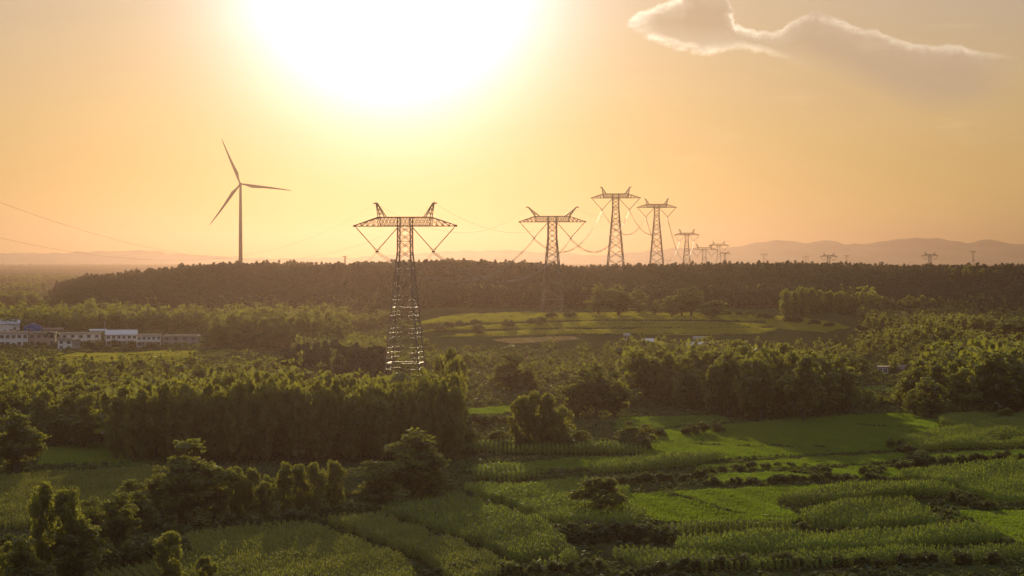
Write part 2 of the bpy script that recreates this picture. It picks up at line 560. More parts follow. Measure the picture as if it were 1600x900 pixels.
# ------------------------------------------------------------------ foliage geometry
def leaf_quads(cent, size, n_up=0.0, aspect=0.6, r=None):
    """one little rhombic leaf (or leaf tuft) per centre, freely turned"""
    r = r or rng
    n = len(cent)
    a = r.normal(size=(n, 3))
    a[:, 2] += n_up
    a /= np.linalg.norm(a, axis=1)[:, None]
    b = np.cross(a, r.normal(size=(n, 3)))
    b /= np.linalg.norm(b, axis=1)[:, None] + 1e-9
    s = (size * (0.6 + 0.8 * r.random(n)))[:, None]
    v = np.stack((cent - a * s, cent - b * s * aspect, cent + a * s, cent + b * s * aspect), 1).reshape(-1, 3)
    return v, np.arange(4 * n).reshape(n, 4)


def crown_points(kind, seed, nleaf):
    """leaf centres of a crown for a tree 10 m tall and about 5 m wide; returns centres and limb ends"""
    r = np.random.default_rng(seed)
    C, W = [], []
    if kind == 'poplar':                      # narrow, ascending limbs, ragged tip
        n = 54
        lop = r.random(6)
        for i in range(n):
            t = (i + r.random()) / n
            z = 0.9 + 8.6 * t
            rad = 2.3 * (math.sin(math.pi * (0.13 + 0.77 * t)) ** 0.85) * (0.25 + 0.85 * r.random()) * (0.75 + 0.5 * lop[int(t * 5.99)])
            a = r.random() * 6.283
            C.append((rad * math.cos(a), rad * math.sin(a), z + 0.35 * rad))
            W.append((0.50, 0.50, 0.62) if t > 0.1 else (0.4, 0.4, 0.4))
    elif kind == 'broad':                     # several lobes of clumps
        lob = []
        for i in range(19):
            d = r.normal(size=3)
            d /= np.linalg.norm(d)
            q = r.random() ** 0.45
            lob.append((d[0] * q * 1.45, d[1] * q * 1.45, 4.7 + d[2] * q * 3.7, 0.75 + 0.6 * r.random()))
        lob.append((0.3 * r.normal(), 0.3 * r.normal(), 8.7, 0.8))
        for lx, ly, lz, lr in lob:
            for k in range(7):
                d = r.normal(size=3)
                d /= np.linalg.norm(d)
                q = lr * (0.55 + 0.5 * r.random())
                C.append((lx + d[0] * q, ly + d[1] * q, lz + d[2] * q * 0.85))
                W.append((0.42, 0.42, 0.36))
    elif kind == 'spread':                    # wide, low and drooping, like an old willow
        for i in range(80):
            a = r.random() * 6.283
            rr = 2.5 * math.sqrt(r.random())
            z = 4.2 + 5.0 * math.sqrt(max(0, 1 - (rr / 2.6) ** 2)) * (0.45 + 0.55 * r.random()) - (1.2 * r.random() if rr > 1.8 else 0)
            C.append((rr * math.cos(a), rr * math.sin(a), z))
            W.append((0.40, 0.40, 0.42))
    elif kind == 'pine':
        for i in range(34):
            t = (i + r.random()) / 34
            z = 2.2 + 7.4 * t
            rad = 1.9 * (1 - t) ** 0.8 * (0.35 + 0.75 * r.random()) + 0.1
            a = i * 2.399 + r.random()
            C.append((rad * math.cos(a), rad * math.sin(a), z))
            W.append((0.55 * (1 - 0.6 * t), 0.55 * (1 - 0.6 * t), 0.24))
    else:                                     # shrub: no bare stem
        for i in range(26):
            a = r.random() * 6.283
            rr = 2.1 * math.sqrt(r.random())
            C.append((rr * math.cos(a), rr * math.sin(a), 1.5 + 7.0 * math.sqrt(max(0, 1 - (rr / 2.4) ** 2)) * (0.25 + 0.75 * r.random())))
            W.append((0.5, 0.5, 1.3))
    C, W = np.array(C), np.array(W)
    k = r.integers(0, len(C), nleaf)
    d = r.normal(size=(nleaf, 3))
    d = d / np.linalg.norm(d, axis=1)[:, None] * (r.random(nleaf) ** 0.45 * 1.55)[:, None]
    pts = C[k] + d * W[k]
    fx = 2.5 / np.percentile(np.hypot(pts[:, 0], pts[:, 1]), 96)
    fz = 9.9 / np.percentile(pts[:, 2], 99.7)
    pts, C = pts * (fx, fx, fz), C * (fx, fx, fz)
    pts[:, 2] = np.maximum(pts[:, 2], 0.25)
    return pts, C


def tree_mesh(kind, seed, nleaf, size):
    """(trunk mesh, crown mesh) 10 m tall"""
    r = np.random.default_rng(seed + 1000)
    pts, C = crown_points(kind, seed, nleaf)
    v, f = leaf_quads(pts, size, 0.3, 0.62, r)
    crown = mesh_np('crown', v, f, M['pine' if kind == 'pine' else 'poplar' if kind == 'poplar' else 'shrub' if kind == 'shrub' else 'broad'])
    tb = MB()
    topz = {'poplar': 9.0, 'pine': 9.3, 'broad': 6.5, 'spread': 5.5, 'shrub': 3.0}[kind]
    r0 = {'poplar': 0.16, 'pine': 0.15, 'broad': 0.22, 'spread': 0.26, 'shrub': 0.08}[kind]
    px_, py_ = 0.12 * r.normal(), 0.12 * r.normal()
    tb.tube([(0, 0, -0.5), (px_ * 0.3, py_ * 0.3, topz * 0.3), (px_, py_, topz * 0.65), (px_ * 0.5, py_ * 0.5, topz)],
            [r0 * 1.25, r0 * 0.85, r0 * 0.5, r0 * 0.12], 7)
    for c in C[r.permutation(len(C))[:14]]:
        z0 = max(0.8, c[2] - (1.8 if kind != 'pine' else 0.2) - 0.8 * np.hypot(c[0], c[1]))
        z0 = min(z0, topz * 0.9)
        s0 = (px_ * z0 / topz, py_ * z0 / topz, z0)
        mid = (c[0] * 0.45, c[1] * 0.45, z0 + (c[2] - z0) * 0.45)
        tb.tube([s0, mid, tuple(c)], [r0 * 0.38, r0 * 0.24, r0 * 0.08], 5, False)
    trunk = tb.build('trunk', M['bark'])
    for o in (crown, trunk):
        col.objects.unlink(o)
    return trunk.data, crown.data


LIB = {
    'poplar': [tree_mesh('poplar', s, 2300, 0.30) for s in range(7)],
    'broad': [tree_mesh('broad', 20 + s, 2700, 0.30) for s in range(7)],
    'poplar_near': [tree_mesh('poplar', 40 + s, 6800, 0.195) for s in range(6)],
    'broad_near': [tree_mesh('broad', 50 + s, 7200, 0.195) for s in range(6)],
    'spread': [tree_mesh('spread', 60, 6000, 0.18)],
    'pine': [tree_mesh('pine', 70 + s, 900, 0.34) for s in range(6)],
    'shrub': [tree_mesh('shrub', 80 + s, 900, 0.42) for s in range(6)],
}
CATS = {'poplar': ('poplar_tree', 'poplar tree'), 'broad': ('broadleaf_tree', 'tree'), 'spread': ('willow_tree', 'tree'), 'pine': ('pine_tree', 'pine tree'),
        'shrub': ('shrub', 'shrub')}
COUNT = {}


def plant(kind, loc, height, width, label, group=None, parts=True):
    """one tree or shrub as a thing of its own"""
    k0 = kind.split('_')[0]
    name, cat = CATS[k0]
    COUNT[name] = COUNT.get(name, 0) + 1
    tm, cm = random.choice(LIB[kind])
    rz = random.random() * 6.283
    sx = width / 5.0
    if parts:
        root = empty(name, loc, rz)
        for nm, me in (('trunk', tm), ('crown', cm)):
            o = bpy.data.objects.new(nm, me)
            col.objects.link(o)
            o.parent = root
            o.scale = (sx, sx * random.uniform(0.9, 1.1), height / 10)
    else:
        root = bpy.data.objects.new(name, cm)
        col.objects.link(root)
        root.location, root.rotation_euler, root.scale = loc, (0, 0, rz), (sx, sx, height / 10)
    return tag(root, label, cat, group)


def plant_px(kind, px, pyb, pyt, wpx, label, group=None, parts=True):
    x, y, z = at(px, pyb)
    k = y / F
    return plant(kind, (x, y, z - 0.1), (pyb - pyt) * k, wpx * k * (1.22 if kind == 'broad_near' else 1.02 if kind == 'poplar_near' else 1.15), label, group, parts)


def instanced(name, mats, template_v, template_f, pos, rot, scl, label, kind='stuff', midx=None):
    """bakes many small copies of a template into one uncountable mass (grass, crops, undergrowth, far wood)"""
    nt_, n = len(template_v), len(pos)
    c, s = np.cos(rot), np.sin(rot)
    tv = template_v[None] * scl[:, None, :]
    x = tv[..., 0] * c[:, None] - tv[..., 1] * s[:, None]
    y = tv[..., 0] * s[:, None] + tv[..., 1] * c[:, None]
    v = np.stack((x, y, tv[..., 2]), -1) + pos[:, None, :]
    f = (template_f[None] + (np.arange(n) * nt_)[:, None, None]).reshape(-1, template_f.shape[1])
    return tag(mesh_np(name, v.reshape(-1, 3), f, mats), label, kind=kind)


def many_templates(name, mats, temps, pos, rot, scl, label):
    """the same with several templates mixed"""
    vs, fs, b = [], [], 0
    which = rng.integers(0, len(temps), len(pos))
    for k, (tv0, tf) in enumerate(temps):
        q = which == k
        if not q.any():
            continue
        n = int(q.sum())
        c, s = np.cos(rot[q]), np.sin(rot[q])
        tv = tv0[None] * scl[q][:, None, :]
        x = tv[..., 0] * c[:, None] - tv[..., 1] * s[:, None]
        y = tv[..., 0] * s[:, None] + tv[..., 1] * c[:, None]
        v = np.stack((x, y, tv[..., 2]), -1) + pos[q][:, None, :]
        vs.append(v.reshape(-1, 3))
        fs.append((tf[None] + (np.arange(n) * len(tv0))[:, None, None]).reshape(-1, 4) + b)
        b += len(vs[-1])
    return tag(mesh_np(name, np.concatenate(vs), np.concatenate(fs), mats), label, kind='stuff')


def ground_pos(xy, sink=0.05):
    return np.stack((xy[:, 0], xy[:, 1], land(xy[:, 0], xy[:, 1]) - sink), 1)


# ------------------------------------------------------------------ fields and crops
def corn_template(seed):
    r = np.random.default_rng(seed)
    v, f = [], []
    for i in range(7):
        a = i * 2.6 + r.random() * 0.8
        z0 = 0.35 + 0.22 * i
        L = 0.75 - 0.03 * i
        w = 0.075
        ca, sa = math.cos(a), math.sin(a)
        pts = [(0.02, z0), (L * 0.45, z0 + 0.42), (L, z0 + 0.22 - 0.25 * r.random())]
        b = len(v)
        for (d, z), ww in zip(pts, (w, w * 1.2, w * 0.2)):
            v += [(d * ca - sa * ww, d * sa + ca * ww, z), (d * ca + sa * ww, d * sa - ca * ww, z)]
        f += [(b, b + 1, b + 3, b + 2), (b + 2, b + 3, b + 5, b + 4)]
    b = len(v)
    v += [(-0.03, 0, 0), (0.03, 0, 0), (0.02, 0, 2.15), (-0.02, 0, 2.15)]
    f.append((b, b + 1, b + 2, b + 3))
    return np.array(v), np.array(f)


def tuft_template(seed, n=7, spread=0.22, h=1.0):
    r = np.random.default_rng(seed)
    v, f = [], []
    for i in range(n):
        a = r.random() * 6.283
        o = r.normal(size=2) * spread
        lean = r.normal(size=2) * 0.22
        w = 0.06 + 0.05 * r.random()
        hh = h * (0.65 + 0.5 * r.random())
        ca, sa = math.cos(a) * w, math.sin(a) * w
        b = len(v)
        v += [(o[0] - ca, o[1] - sa, 0), (o[0] + ca, o[1] + sa, 0), (o[0] + lean[0] + ca * 0.3, o[1] + lean[1] + sa * 0.3, hh), (o[0] + lean[0] - ca * 0.3, o[1] + lean[1] - sa * 0.3, hh)]
        f.append((b, b + 1, b + 2, b + 3))
    return np.array(v), np.array(f)


def bush_template(seed, n=60, size=0.17):
    r = np.random.default_rng(seed)
    d = r.normal(size=(n, 3))
    d /= np.linalg.norm(d, axis=1)[:, None]
    p = d * (0.45 + 0.55 * r.random(n))[:, None] * np.array((0.6, 0.6, 0.5)) * (0.8 + 0.3 * np.sin(4 * d[:, :1] + seed))
    p[:, 2] = np.abs(p[:, 2]) * 1.5 + 0.06
    return leaf_quads(p, size, 0.2, 0.6, r)


CORN = [corn_template(s) for s in range(5)]
TUFT = [tuft_template(s) for s in range(5)]
BUSH = [bush_template(s) for s in range(5)]


def field_mat(name, lo, hi, row_angle=None, row=0.9):
    m, nt, out = new_mat(name)
    h = G(nt)
    geo = nt.nodes.new('ShaderNodeNewGeometry')
    n1 = h.noise(geo.outputs['Position'], 0.05, 5, 0.6)
    n2 = h.noise(geo.outputs['Position'], 0.9, 4, 0.7)
    c = h.mix(h.ss(0.3, 0.7, h.m('ADD', h.m('MULTIPLY', n1.outputs[0], 0.6), h.m('MULTIPLY', n2.outputs[0], 0.4))), lo, hi)
    b = nt.nodes.new('ShaderNodeBsdfDiffuse')
    nt.links.new(c, b.inputs[0])
    nt.links.new(b.outputs[0], out.inputs[0])
    return m


M['field_corn'] = field_mat('corn_field_soil', (0.030, 0.036, 0.012), (0.055, 0.052, 0.020))
M['field_grass'] = field_mat('meadow_soil', (0.040, 0.070, 0.010), (0.065, 0.095, 0.014))
M['field_straw'] = field_mat('stubble_soil', (0.30, 0.23, 0.11), (0.40, 0.31, 0.16))
M['straw'] = leaf_mat('straw_blades', (0.26, 0.20, 0.09), (0.36, 0.28, 0.13), 0.4, scale=0.2)
FIELDS = []


def sheet(poly, mat, name, label, step):
    p = np.array(poly)
    x0, y0 = p.min(0)
    x1, y1 = p.max(0)
    xs = np.arange(x0 - step, x1 + step, step)
    ys = np.arange(y0 - step, y1 + step, step)
    gx, gy = np.meshgrid(xs, ys)
    cx, cy_ = gx[:-1, :-1] + step / 2, gy[:-1, :-1] + step / 2
    keep = inpoly(np.stack((cx.ravel(), cy_.ravel()), 1), poly)
    n, m = gx.shape
    i = np.arange(n * m).reshape(n, m)
    f = np.stack((i[:-1, :-1].ravel(), i[:-1, 1:].ravel(), i[1:, 1:].ravel(), i[1:, :-1].ravel()), 1)[keep]
    used = np.unique(f)
    remap = np.full(n * m, -1)
    remap[used] = np.arange(len(used))
    v = np.stack((gx.ravel(), gy.ravel(), land(gx.ravel(), gy.ravel()) + 0.06), 1)[used]
    if len(f):
        tag(mesh_np(name, v, remap[f], mat, smooth=True), label, kind='structure')


def corn(pp, label, angle=0.0, h=1.0, row=0.98, along=0.44, mat='corn'):
    poly = wpoly(pp)
    FIELDS.append(poly)
    sheet(poly, M['field_corn'], 'field', 'bare soil under ' + label, 1.0)
    xy = scatter(poly, along, 0.45, R(angle), row)
    grow = np.sin(xy[:, 0] / 5.3 + 1) * np.sin(xy[:, 1] / 8.1) + 0.7 * np.sin(xy[:, 0] / 2.3 - xy[:, 1] / 3.7) + 0.5 * np.sin(xy[:, 0] / 13 + xy[:, 1] / 17)
    xy, grow = xy[grow > -1.75 + 0.25 * rng.random(len(xy))], grow[grow > -9]
    grow = np.sin(xy[:, 0] / 5.3 + 1) * np.sin(xy[:, 1] / 8.1) + 0.7 * np.sin(xy[:, 0] / 2.3 - xy[:, 1] / 3.7) + 0.5 * np.sin(xy[:, 0] / 13 + xy[:, 1] / 17)
    n = len(xy)
    k = h * (0.80 + 0.35 * rng.random(n)) * (0.97 + 0.13 * grow)
    many_templates('corn_crop', M[mat], CORN, ground_pos(xy), rng.random(n) * 6.283, np.stack((k * 0.92, k * 0.92, k * 1.05), 1), label)


def meadow(pp, label, h=0.5, dens=0.42, mat='grass', soil='field_grass', wide=1.0):
    poly = wpoly(pp)
    FIELDS.append(poly)
    sheet(poly, M[soil], 'field', 'soil under ' + label, 1.0 if dens < 0.8 else 2.0)
    xy = scatter(poly, dens, 0.5)
    n = len(xy)
    k = 0.75 + 0.5 * rng.random(n) + 0.28 * np.sin(xy[:, 0] / 3.1 + 2) * np.sin(xy[:, 1] / 9.3) + 0.15 * np.sin(xy[:, 0] / 1.3 + xy[:, 1] / 4.1)
    many_templates('grass', M[mat], TUFT, ground_pos(xy, 0.0), rng.random(n) * 6.283, np.stack((k * wide, k * wide, k * h), 1), label)


# right-hand fields
corn([(719, 772), (800, 768), (915, 761), (985, 774), (952, 790), (1010, 814), (990, 826), (868, 826), (800, 798)], 'corn field around the lone round tree', 12)
corn([(590, 808), (690, 783), (714, 783), (756, 800), (840, 824), (858, 838), (905, 880), (835, 893), (760, 861), (680, 834), (625, 816)], 'corn field between two dark diagonal paths', 14, 1.05)
corn([(505, 819), (582, 812), (672, 841), (808, 897), (720, 925), (665, 884)], 'corn field below the lower diagonal path', 16, mat='corn_olive')
corn([(300, 842), (480, 826), (640, 890), (660, 940), (250, 940), (268, 880)], 'corn field with rows running down to the corner', 25, 0.85, 1.3, mat='corn_olive')
meadow([(1040, 771), (1140, 767), (1400, 756), (1440, 763), (1220, 781), (1214, 792), (1240, 805), (1250, 815), (1140, 801)], 'bright green low crop on the right')
meadow([(963, 778), (1034, 772), (1135, 803), (1245, 817), (1030, 820), (1010, 812), (955, 791)], 'darker green low crop beside the lone tree', 0.6, 0.5)
corn([(1214, 783), (1290, 775), (1435, 764), (1490, 771), (1497, 777), (1300, 790), (1240, 792)], 'thin corn strip below the bright crop', 3)
corn([(1250, 812), (1300, 801), (1423, 792), (1472, 825), (1313, 833), (1260, 829)], 'corn block near the lower right', 5)
corn([(1040, 836), (1235, 826), (1240, 832), (1060, 843)], 'short corn strip under the green crop', 2)
corn([(1060, 856), (1300, 842), (1550, 836), (1562, 850), (1400, 862), (1140, 872), (1050, 868)], 'long corn strip along the bottom right', 4)
corn([(950, 872), (1045, 872), (1140, 878), (1400, 868), (1640, 862), (1640, 874), (1300, 890), (1000, 893)], 'lowest corn strip at the bottom right', 4, 0.8)
meadow([(1480, 800), (1640, 800), (1640, 855), (1575, 848), (1500, 815)], 'shaded grass patch at the lower right', 0.4, 0.5)
corn([(1403, 748), (1510, 736), (1660, 733), (1660, 790), (1560, 789), (1500, 768), (1440, 757)], 'broad corn field at the right', 6)
corn([(1466, 660), (1500, 652), (1560, 648), (1660, 648), (1660, 690), (1560, 690), (1510, 673), (1470, 668)], 'upper corn field beside the round bush', 5)
corn([(1400, 692), (1472, 678), (1544, 676), (1560, 692), (1660, 694), (1660, 699), (1560, 702), (1440, 706)], 'corn field below the upper one', 5)
meadow([(1000, 697), (1030, 673), (1150, 664), (1330, 650), (1420, 648), (1464, 657), (1466, 674), (1400, 689), (1400, 704), (1300, 711), (1100, 722), (1015, 714)],
       'bright meadow crossed by long tree shadows', 0.5, 0.5)
meadow([(1100, 729), (1300, 714), (1410, 710), (1424, 718), (1350, 727), (1140, 736), (1085, 734)], 'green strip below the bright meadow', 0.45, 0.5)
meadow([(1275, 734), (1350, 730), (1425, 736), (1390, 748), (1310, 749)], 'small green plot by the scrub', 0.4, 0.5)
meadow([(1115, 743), (1230, 739), (1285, 748), (1140, 757), (1105, 753)], 'small green plot left of the scrub', 0.4, 0.5)
meadow([(1440, 712), (1600, 704), (1660, 703), (1660, 714), (1480, 722)], 'green strip under the right corn', 0.4, 0.5)
corn([(915, 736), (1000, 723), (1140, 717), (1085, 730), (1010, 739), (930, 742)], 'corn patch in the middle field', 6, 0.9)
corn([(715, 708), (800, 700), (820, 704), (1000, 706), (1012, 712), (800, 712)], 'long thin corn strip under the poplars', 0, 1.0)
corn([(735, 752), (760, 742), (830, 741), (842, 749), (800, 756)], 'tall corn plot behind the scrub', 0, 1.25)
meadow([(725, 735), (900, 716), (1000, 715), (905, 735), (840, 739)], 'shaded grass in the middle field', 0.4, 0.5)
# left-hand fields
corn([(-60, 752), (60, 746), (165, 742), (240, 735), (235, 760), (170, 800), (60, 830), (-60, 830)], 'corn rows behind the bottom-left trees', -12, 0.8, 1.5, mat='corn_olive')
meadow([(60, 728), (70, 700), (180, 690), (280, 690), (290, 715), (220, 728)], 'dark grass clearing before the poplar wood', 0.4, 0.55)
corn([(150, 880), (200, 850), (470, 822), (300, 838), (262, 880), (240, 930), (140, 930)], 'low dark crop at the bottom left', 20, 0.5, 1.2, mat='corn_olive')
meadow([(410, 722), (560, 716), (700, 712), (720, 738), (690, 765), (540, 765), (400, 745)], 'grass strip between the poplars and the tree row', 0.4, 0.55, 'weed', 'field_corn')
# far fields
meadow([(640, 512), (715, 492), (860, 489), (1000, 488), (1180, 492), (1260, 498), (1250, 503), (1060, 500), (900, 501), (760, 505)], 'upper terrace of the far green fields', 0.6, 0.62, 'terrace', 'field_grass', 1.6)
meadow([(660, 519), (770, 508), (900, 504), (1060, 503), (1220, 507), (1180, 512), (1000, 512), (800, 514)], 'middle terrace of the far green fields', 0.6, 0.62, 'terrace', 'field_grass', 1.6)
meadow([(680, 527), (800, 517), (1000, 515), (1150, 515), (1100, 521), (900, 522), (770, 526)], 'lower terrace of the far green fields', 0.6, 0.62, 'terrace', 'field_grass', 1.6)
meadow([(1000, 514), (1180, 513), (1215, 515), (1190, 522), (1080, 524), (930, 523)], 'narrow terrace above the white houses', 0.6, 0.62, 'terrace', 'field_grass', 1.6)
meadow([(1190, 497), (1270, 500), (1330, 514), (1290, 520), (1210, 513)], 'green terrace end beside the scrub', 0.6, 0.62, 'terrace', 'field_grass', 1.6)
meadow([(770, 531), (850, 527), (895, 526), (905, 530), (850, 534), (800, 537)], 'straw coloured stubble plot', 0.35, 0.8, 'straw', 'field_straw', 1.8)
meadow([(55, 562), (120, 552), (300, 549), (430, 545), (330, 562), (250, 570), (80, 573)], 'bright field in front of the village', 0.45, 0.7, 'terrace', 'field_grass', 1.6)
meadow([(1335, 606), (1395, 603), (1400, 613), (1340, 616)], 'small bright plot among the right trees', 0.4, 0.6, wide=1.4)
meadow([(525, 478), (560, 474), (600, 476), (560, 483)], 'bit of meadow below the wooded hill', 0.4, 0.9, wide=2.0)
meadow([(0, 470), (40, 464), (85, 466), (70, 474), (10, 476)], 'far-left meadow beside the hill foot', 0.4, 1.2, wide=2.4)
meadow([(730, 640), (800, 636), (805, 645), (740, 650)], 'grass bank below the scrubby slope', 0.5, 0.6, wide=1.4)
meadow([(960, 655), (1120, 650), (1140, 660), (1040, 668), (965, 672)], 'shaded grass behind the pale trees', 0.4, 0.7, wide=1.4)


sheet(wpoly([(815, 558), (822, 557), (872, 570), (868, 573)]), M['field_straw'], 'path', 'pale dirt track crossing the scrubby slope', 1.0)
sheet(wpoly([(780, 545), (800, 538), (806, 540), (790, 548)]), M['field_straw'], 'path', 'pale dirt track below the stubble plot', 1.0)

# ------------------------------------------------------------------ buildings
def house(px, pyb, wpx, hpx, depth, wall, roof, label, roofmat='parapet', storeys=2, wins=4, yaw=0.0, side=None, door=True, balcony=False):
    x, y, z = at(px, pyb)
    k = y / F
    W, H = wpx * k, hpx * k
    root = empty('house', (x, y + depth / 2, z), yaw + -math.atan(x / y))
    tag(root, label, 'house', None)
    h2, d2 = W / 2, depth / 2
    b = MB()
    b.box(-h2, h2, -d2, d2, -1.0, H)
    b.build('wall', M[wall], root)
    if side:
        s_ = MB()
        s_.box(h2 + 0.003, h2 + 0.12, -d2, d2, -1.0, H - 0.05)
        s_.build('side_wall', M[side], root)
    rb = MB()
    ov = 0.35
    if roof == 'flat':
        rb.box(-h2 - ov, h2 + ov, -d2 - ov, d2 + ov, H + 0.003, H + 0.28)
        for a in () if storeys == 1 else ((-h2 - ov, h2 + ov, -d2 - ov, -d2 - ov + 0.18), (-h2 - ov, h2 + ov, d2 + ov - 0.18, d2 + ov)):
            rb.box(a[0], a[1], a[2], a[3], H + 0.283, H + 0.75)
    elif roof == 'gable':                      # ridge along the front
        rise = depth * 0.24
        for s in (-1, 1):
            rb.poly([(-h2 - ov, s * (d2 + ov), H - 0.1), (h2 + ov, s * (d2 + ov), H - 0.1), (h2 + ov, 0, H + rise), (-h2 - ov, 0, H + rise)])
            rb.poly([(-h2 - ov, s * (d2 + ov), H + 0.06), (h2 + ov, s * (d2 + ov), H + 0.06), (h2 + ov, 0, H + rise + 0.16), (-h2 - ov, 0, H + rise + 0.16)])
        for s in (-1, 1):
            rb.poly([(s * h2, -d2, H), (s * h2, d2, H), (s * h2, 0, H + rise)])
    elif roof == 'front_gable':                # gable end towards the fields
        rise = W * 0.20
        for s in (-1, 1):
            rb.poly([(s * (h2 + ov), -d2 - ov, H - 0.1), (s * (h2 + ov), d2 + ov, H - 0.1), (0, d2 + ov, H + rise), (0, -d2 - ov, H + rise)])
        for s in (-1, 1):
            rb.poly([(-h2, s * d2, H), (h2, s * d2, H), (0, s * d2, H + rise)])
    else:                                      # mono-pitch, low side towards the fields
        rb.poly([(-h2 - ov, -d2 - ov, H + 0.02), (h2 + ov, -d2 - ov, H + 0.02), (h2 + ov, d2 + ov, H + depth * 0.2), (-h2 - ov, d2 + ov, H + depth * 0.2)])
        rb.poly([(-h2 - ov, -d2 - ov, H + 0.14), (h2 + ov, -d2 - ov, H + 0.14), (h2 + ov, d2 + ov, H + depth * 0.2 + 0.12), (-h2 - ov, d2 + ov, H + depth * 0.2 + 0.12)])
        for s in (-1, 1):
            rb.poly([(s * h2, -d2, H), (s * h2, d2, H), (s * h2, d2, H + depth * 0.19)])
        rb.poly([(-h2, d2, H), (h2, d2, H), (h2, d2, H + depth * 0.19), (-h2, d2, H + depth * 0.19)])
    rb.build('roof', M[roofmat], root)
    sh = H / storeys
    for s in range(storeys):
        for i in range(wins):
            wx = -h2 + W * (i + 0.5) / wins
            if door and s == 0 and i == wins // 2:
                db = MB()
                db.box(wx - 0.55, wx + 0.55, -d2 - 0.05, -d2 - 0.003, 0, min(2.1, sh * 0.8))
                db.build('door', M['door'], root)
                continue
            ww, hh, zc = min(0.8, W / wins * 0.3), min(0.75, sh * 0.26), s * sh + sh * 0.55
            wb = MB()
            wb.box(wx - ww - 0.1, wx + ww + 0.1, -d2 - 0.06, -d2 - 0.003, zc - hh - 0.1, zc + hh + 0.1)
            wo = wb.build('window', M['frame'], root)
            pb = MB()
            pb.box(wx - ww, wx - 0.04, -d2 - 0.085, -d2 - 0.063, zc - hh, zc + hh)
            pb.box(wx + 0.04, wx + ww, -d2 - 0.085, -d2 - 0.063, zc - hh, zc + hh)
            pb.build('pane', M['pane'], wo)
    if balcony:
        bb = MB()
        bb.box(-h2, h2, -d2 - 2.2, -d2 - 0.003, sh - 0.15, sh + 0.05)
        bb.box(-h2, h2, -d2 - 2.2, -d2 - 2.05, sh + 0.053, sh + 1.0)
        bb.build('balcony', M['pale_wall'], root)
        for i in range(4):
            cb = MB()
            cx = -h2 + 0.3 + (W - 0.6) * i / 3
            cb.box(cx - 0.16, cx + 0.16, -d2 - 2.1, -d2 - 1.8, -0.5, sh - 0.153)
            cb.build('pillar', M['white_wall'], root)
    return root


house(4, 522, 46, 16, 9, 'pale_wall', 'gable', 'long barn with light grey metal roof at far left', 'metal_roof', 1, 3)
house(48, 523, 27, 12, 10, 'blue_roof', 'front_gable', 'blue sheet metal shed behind the village row', 'blue_roof', 1, 2)
house(18, 543, 44, 22, 8, 'pale_wall', 'flat', 'pale flat roofed house at left end of the village row', 'parapet', 2, 5)
house(64, 541, 40, 20, 8, 'brick', 'flat', 'brownish flat roofed house left of the small white house', 'parapet', 2, 4, yaw=-0.1)
house(122, 539, 62, 17, 8, 'pale_wall', 'flat', 'long pale flat roofed house behind the small white house', 'parapet', 2, 5, yaw=0.12)
house(105, 548, 26, 17, 7, 'white_wall', 'flat', 'small bright white house with bare grey side wall', 'parapet', 2, 2, yaw=-0.55, side='grey_wall')
house(187, 541, 48, 18, 9, 'pale_wall', 'gable', 'pale two-storey house under a pitched white metal roof', 'metal_roof', 2, 6, balcony=True)
house(230, 542, 37, 17, 9, 'white_wall', 'flat', 'white house with balcony on pillars in village row', 'parapet', 2, 5, balcony=True)
house(281, 540, 54, 14, 9, 'grey_wall', 'flat', 'greyish flat roofed house at right end of the village row', 'parapet', 2, 4, yaw=-0.15)
house(79, 522, 36, 7, 4, 'brick', 'shed', 'low brick shed with grey roof behind the village', 'tile_roof', 1, 4)
house(152, 523, 25, 6, 4, 'pale_wall', 'shed', 'low shed with pale metal roof behind the village', 'metal_roof', 1, 3)
house(14, 470, 12, 4, 8, 'pale_wall', 'gable', 'tiny pale farmhouse far left at the hill foot', 'metal_roof', 1, 2)
house(980, 532, 9, 9, 7, 'white_wall', 'flat', 'tiny white house at edge of the green terraces', 'metal_roof', 1, 2)
house(1013, 541, 18, 7, 6, 'white_wall', 'shed', 'white shed with slanting metal roof among trees', 'metal_roof', 1, 3)
house(1095, 541, 20, 12, 8, 'white_wall', 'flat', 'white cube-like house half hidden by trees', 'metal_roof', 2, 3)
house(1087, 549, 32, 8, 7, 'white_wall', 'shed', 'long low white roofed house below the cube-like one', 'metal_roof', 1, 4)
house(1382, 585, 16, 11, 6, 'white_wall', 'flat', 'lone white cottage with dark windows among right-hand trees', 'tile_roof', 1, 2, door=False)
house(1409, 583, 15, 5, 7, 'grey_wall', 'gable', 'grey roofed shed beside the lone white cottage', 'tile_roof', 1, 2)
house(176, 586, 16, 4, 6, 'grey_wall', 'shed', 'low grey roofed hut below the village field', 'tile_roof', 1, 2)
house(76, 632, 14, 6, 6, 'grey_wall', 'shed', 'small hut roof poking out of the dark left wood', 'metal_roof', 1, 2)


def utility_pole(px, pyb, pyt, label):
    x, y, z = at(px, pyb)
    k = y / F
    h = (pyb - pyt) * k
    root = tag(empty('utility_pole', (x, y, z)), label, 'utility pole')
    b = MB()
    b.tube([(0, 0, -1), (0, 0, h)], [0.17, 0.11], 8)
    b.build('pole', M['pole'], root)
    b = MB()
    b.box(-0.9, 0.9, 0.115, 0.2, h - 0.6, h - 0.48)
    b.build('crossarm', M['pole'], root)
    for s in (-0.8, 0, 0.8):
        b = MB()
        b.tube([(s, 0.157, h - 0.477), (s, 0.157, h - 0.25)], 0.06, 6)
        b.build('insulator', M['glass_disc'], root)


utility_pole(164, 536, 502, 'thin concrete pole above the metal roofed village house')
utility_pole(284, 548, 527, 'concrete pole in front of the last village house')
utility_pole(1318, 645, 622, 'pole at the edge of the right wood before the meadow')
utility_pole(1510, 648, 620, 'thin pole beside the upper right corn field')


# ------------------------------------------------------------------ pylons
LINE = math.atan2(59, 396)      # bearing of the line, right of north


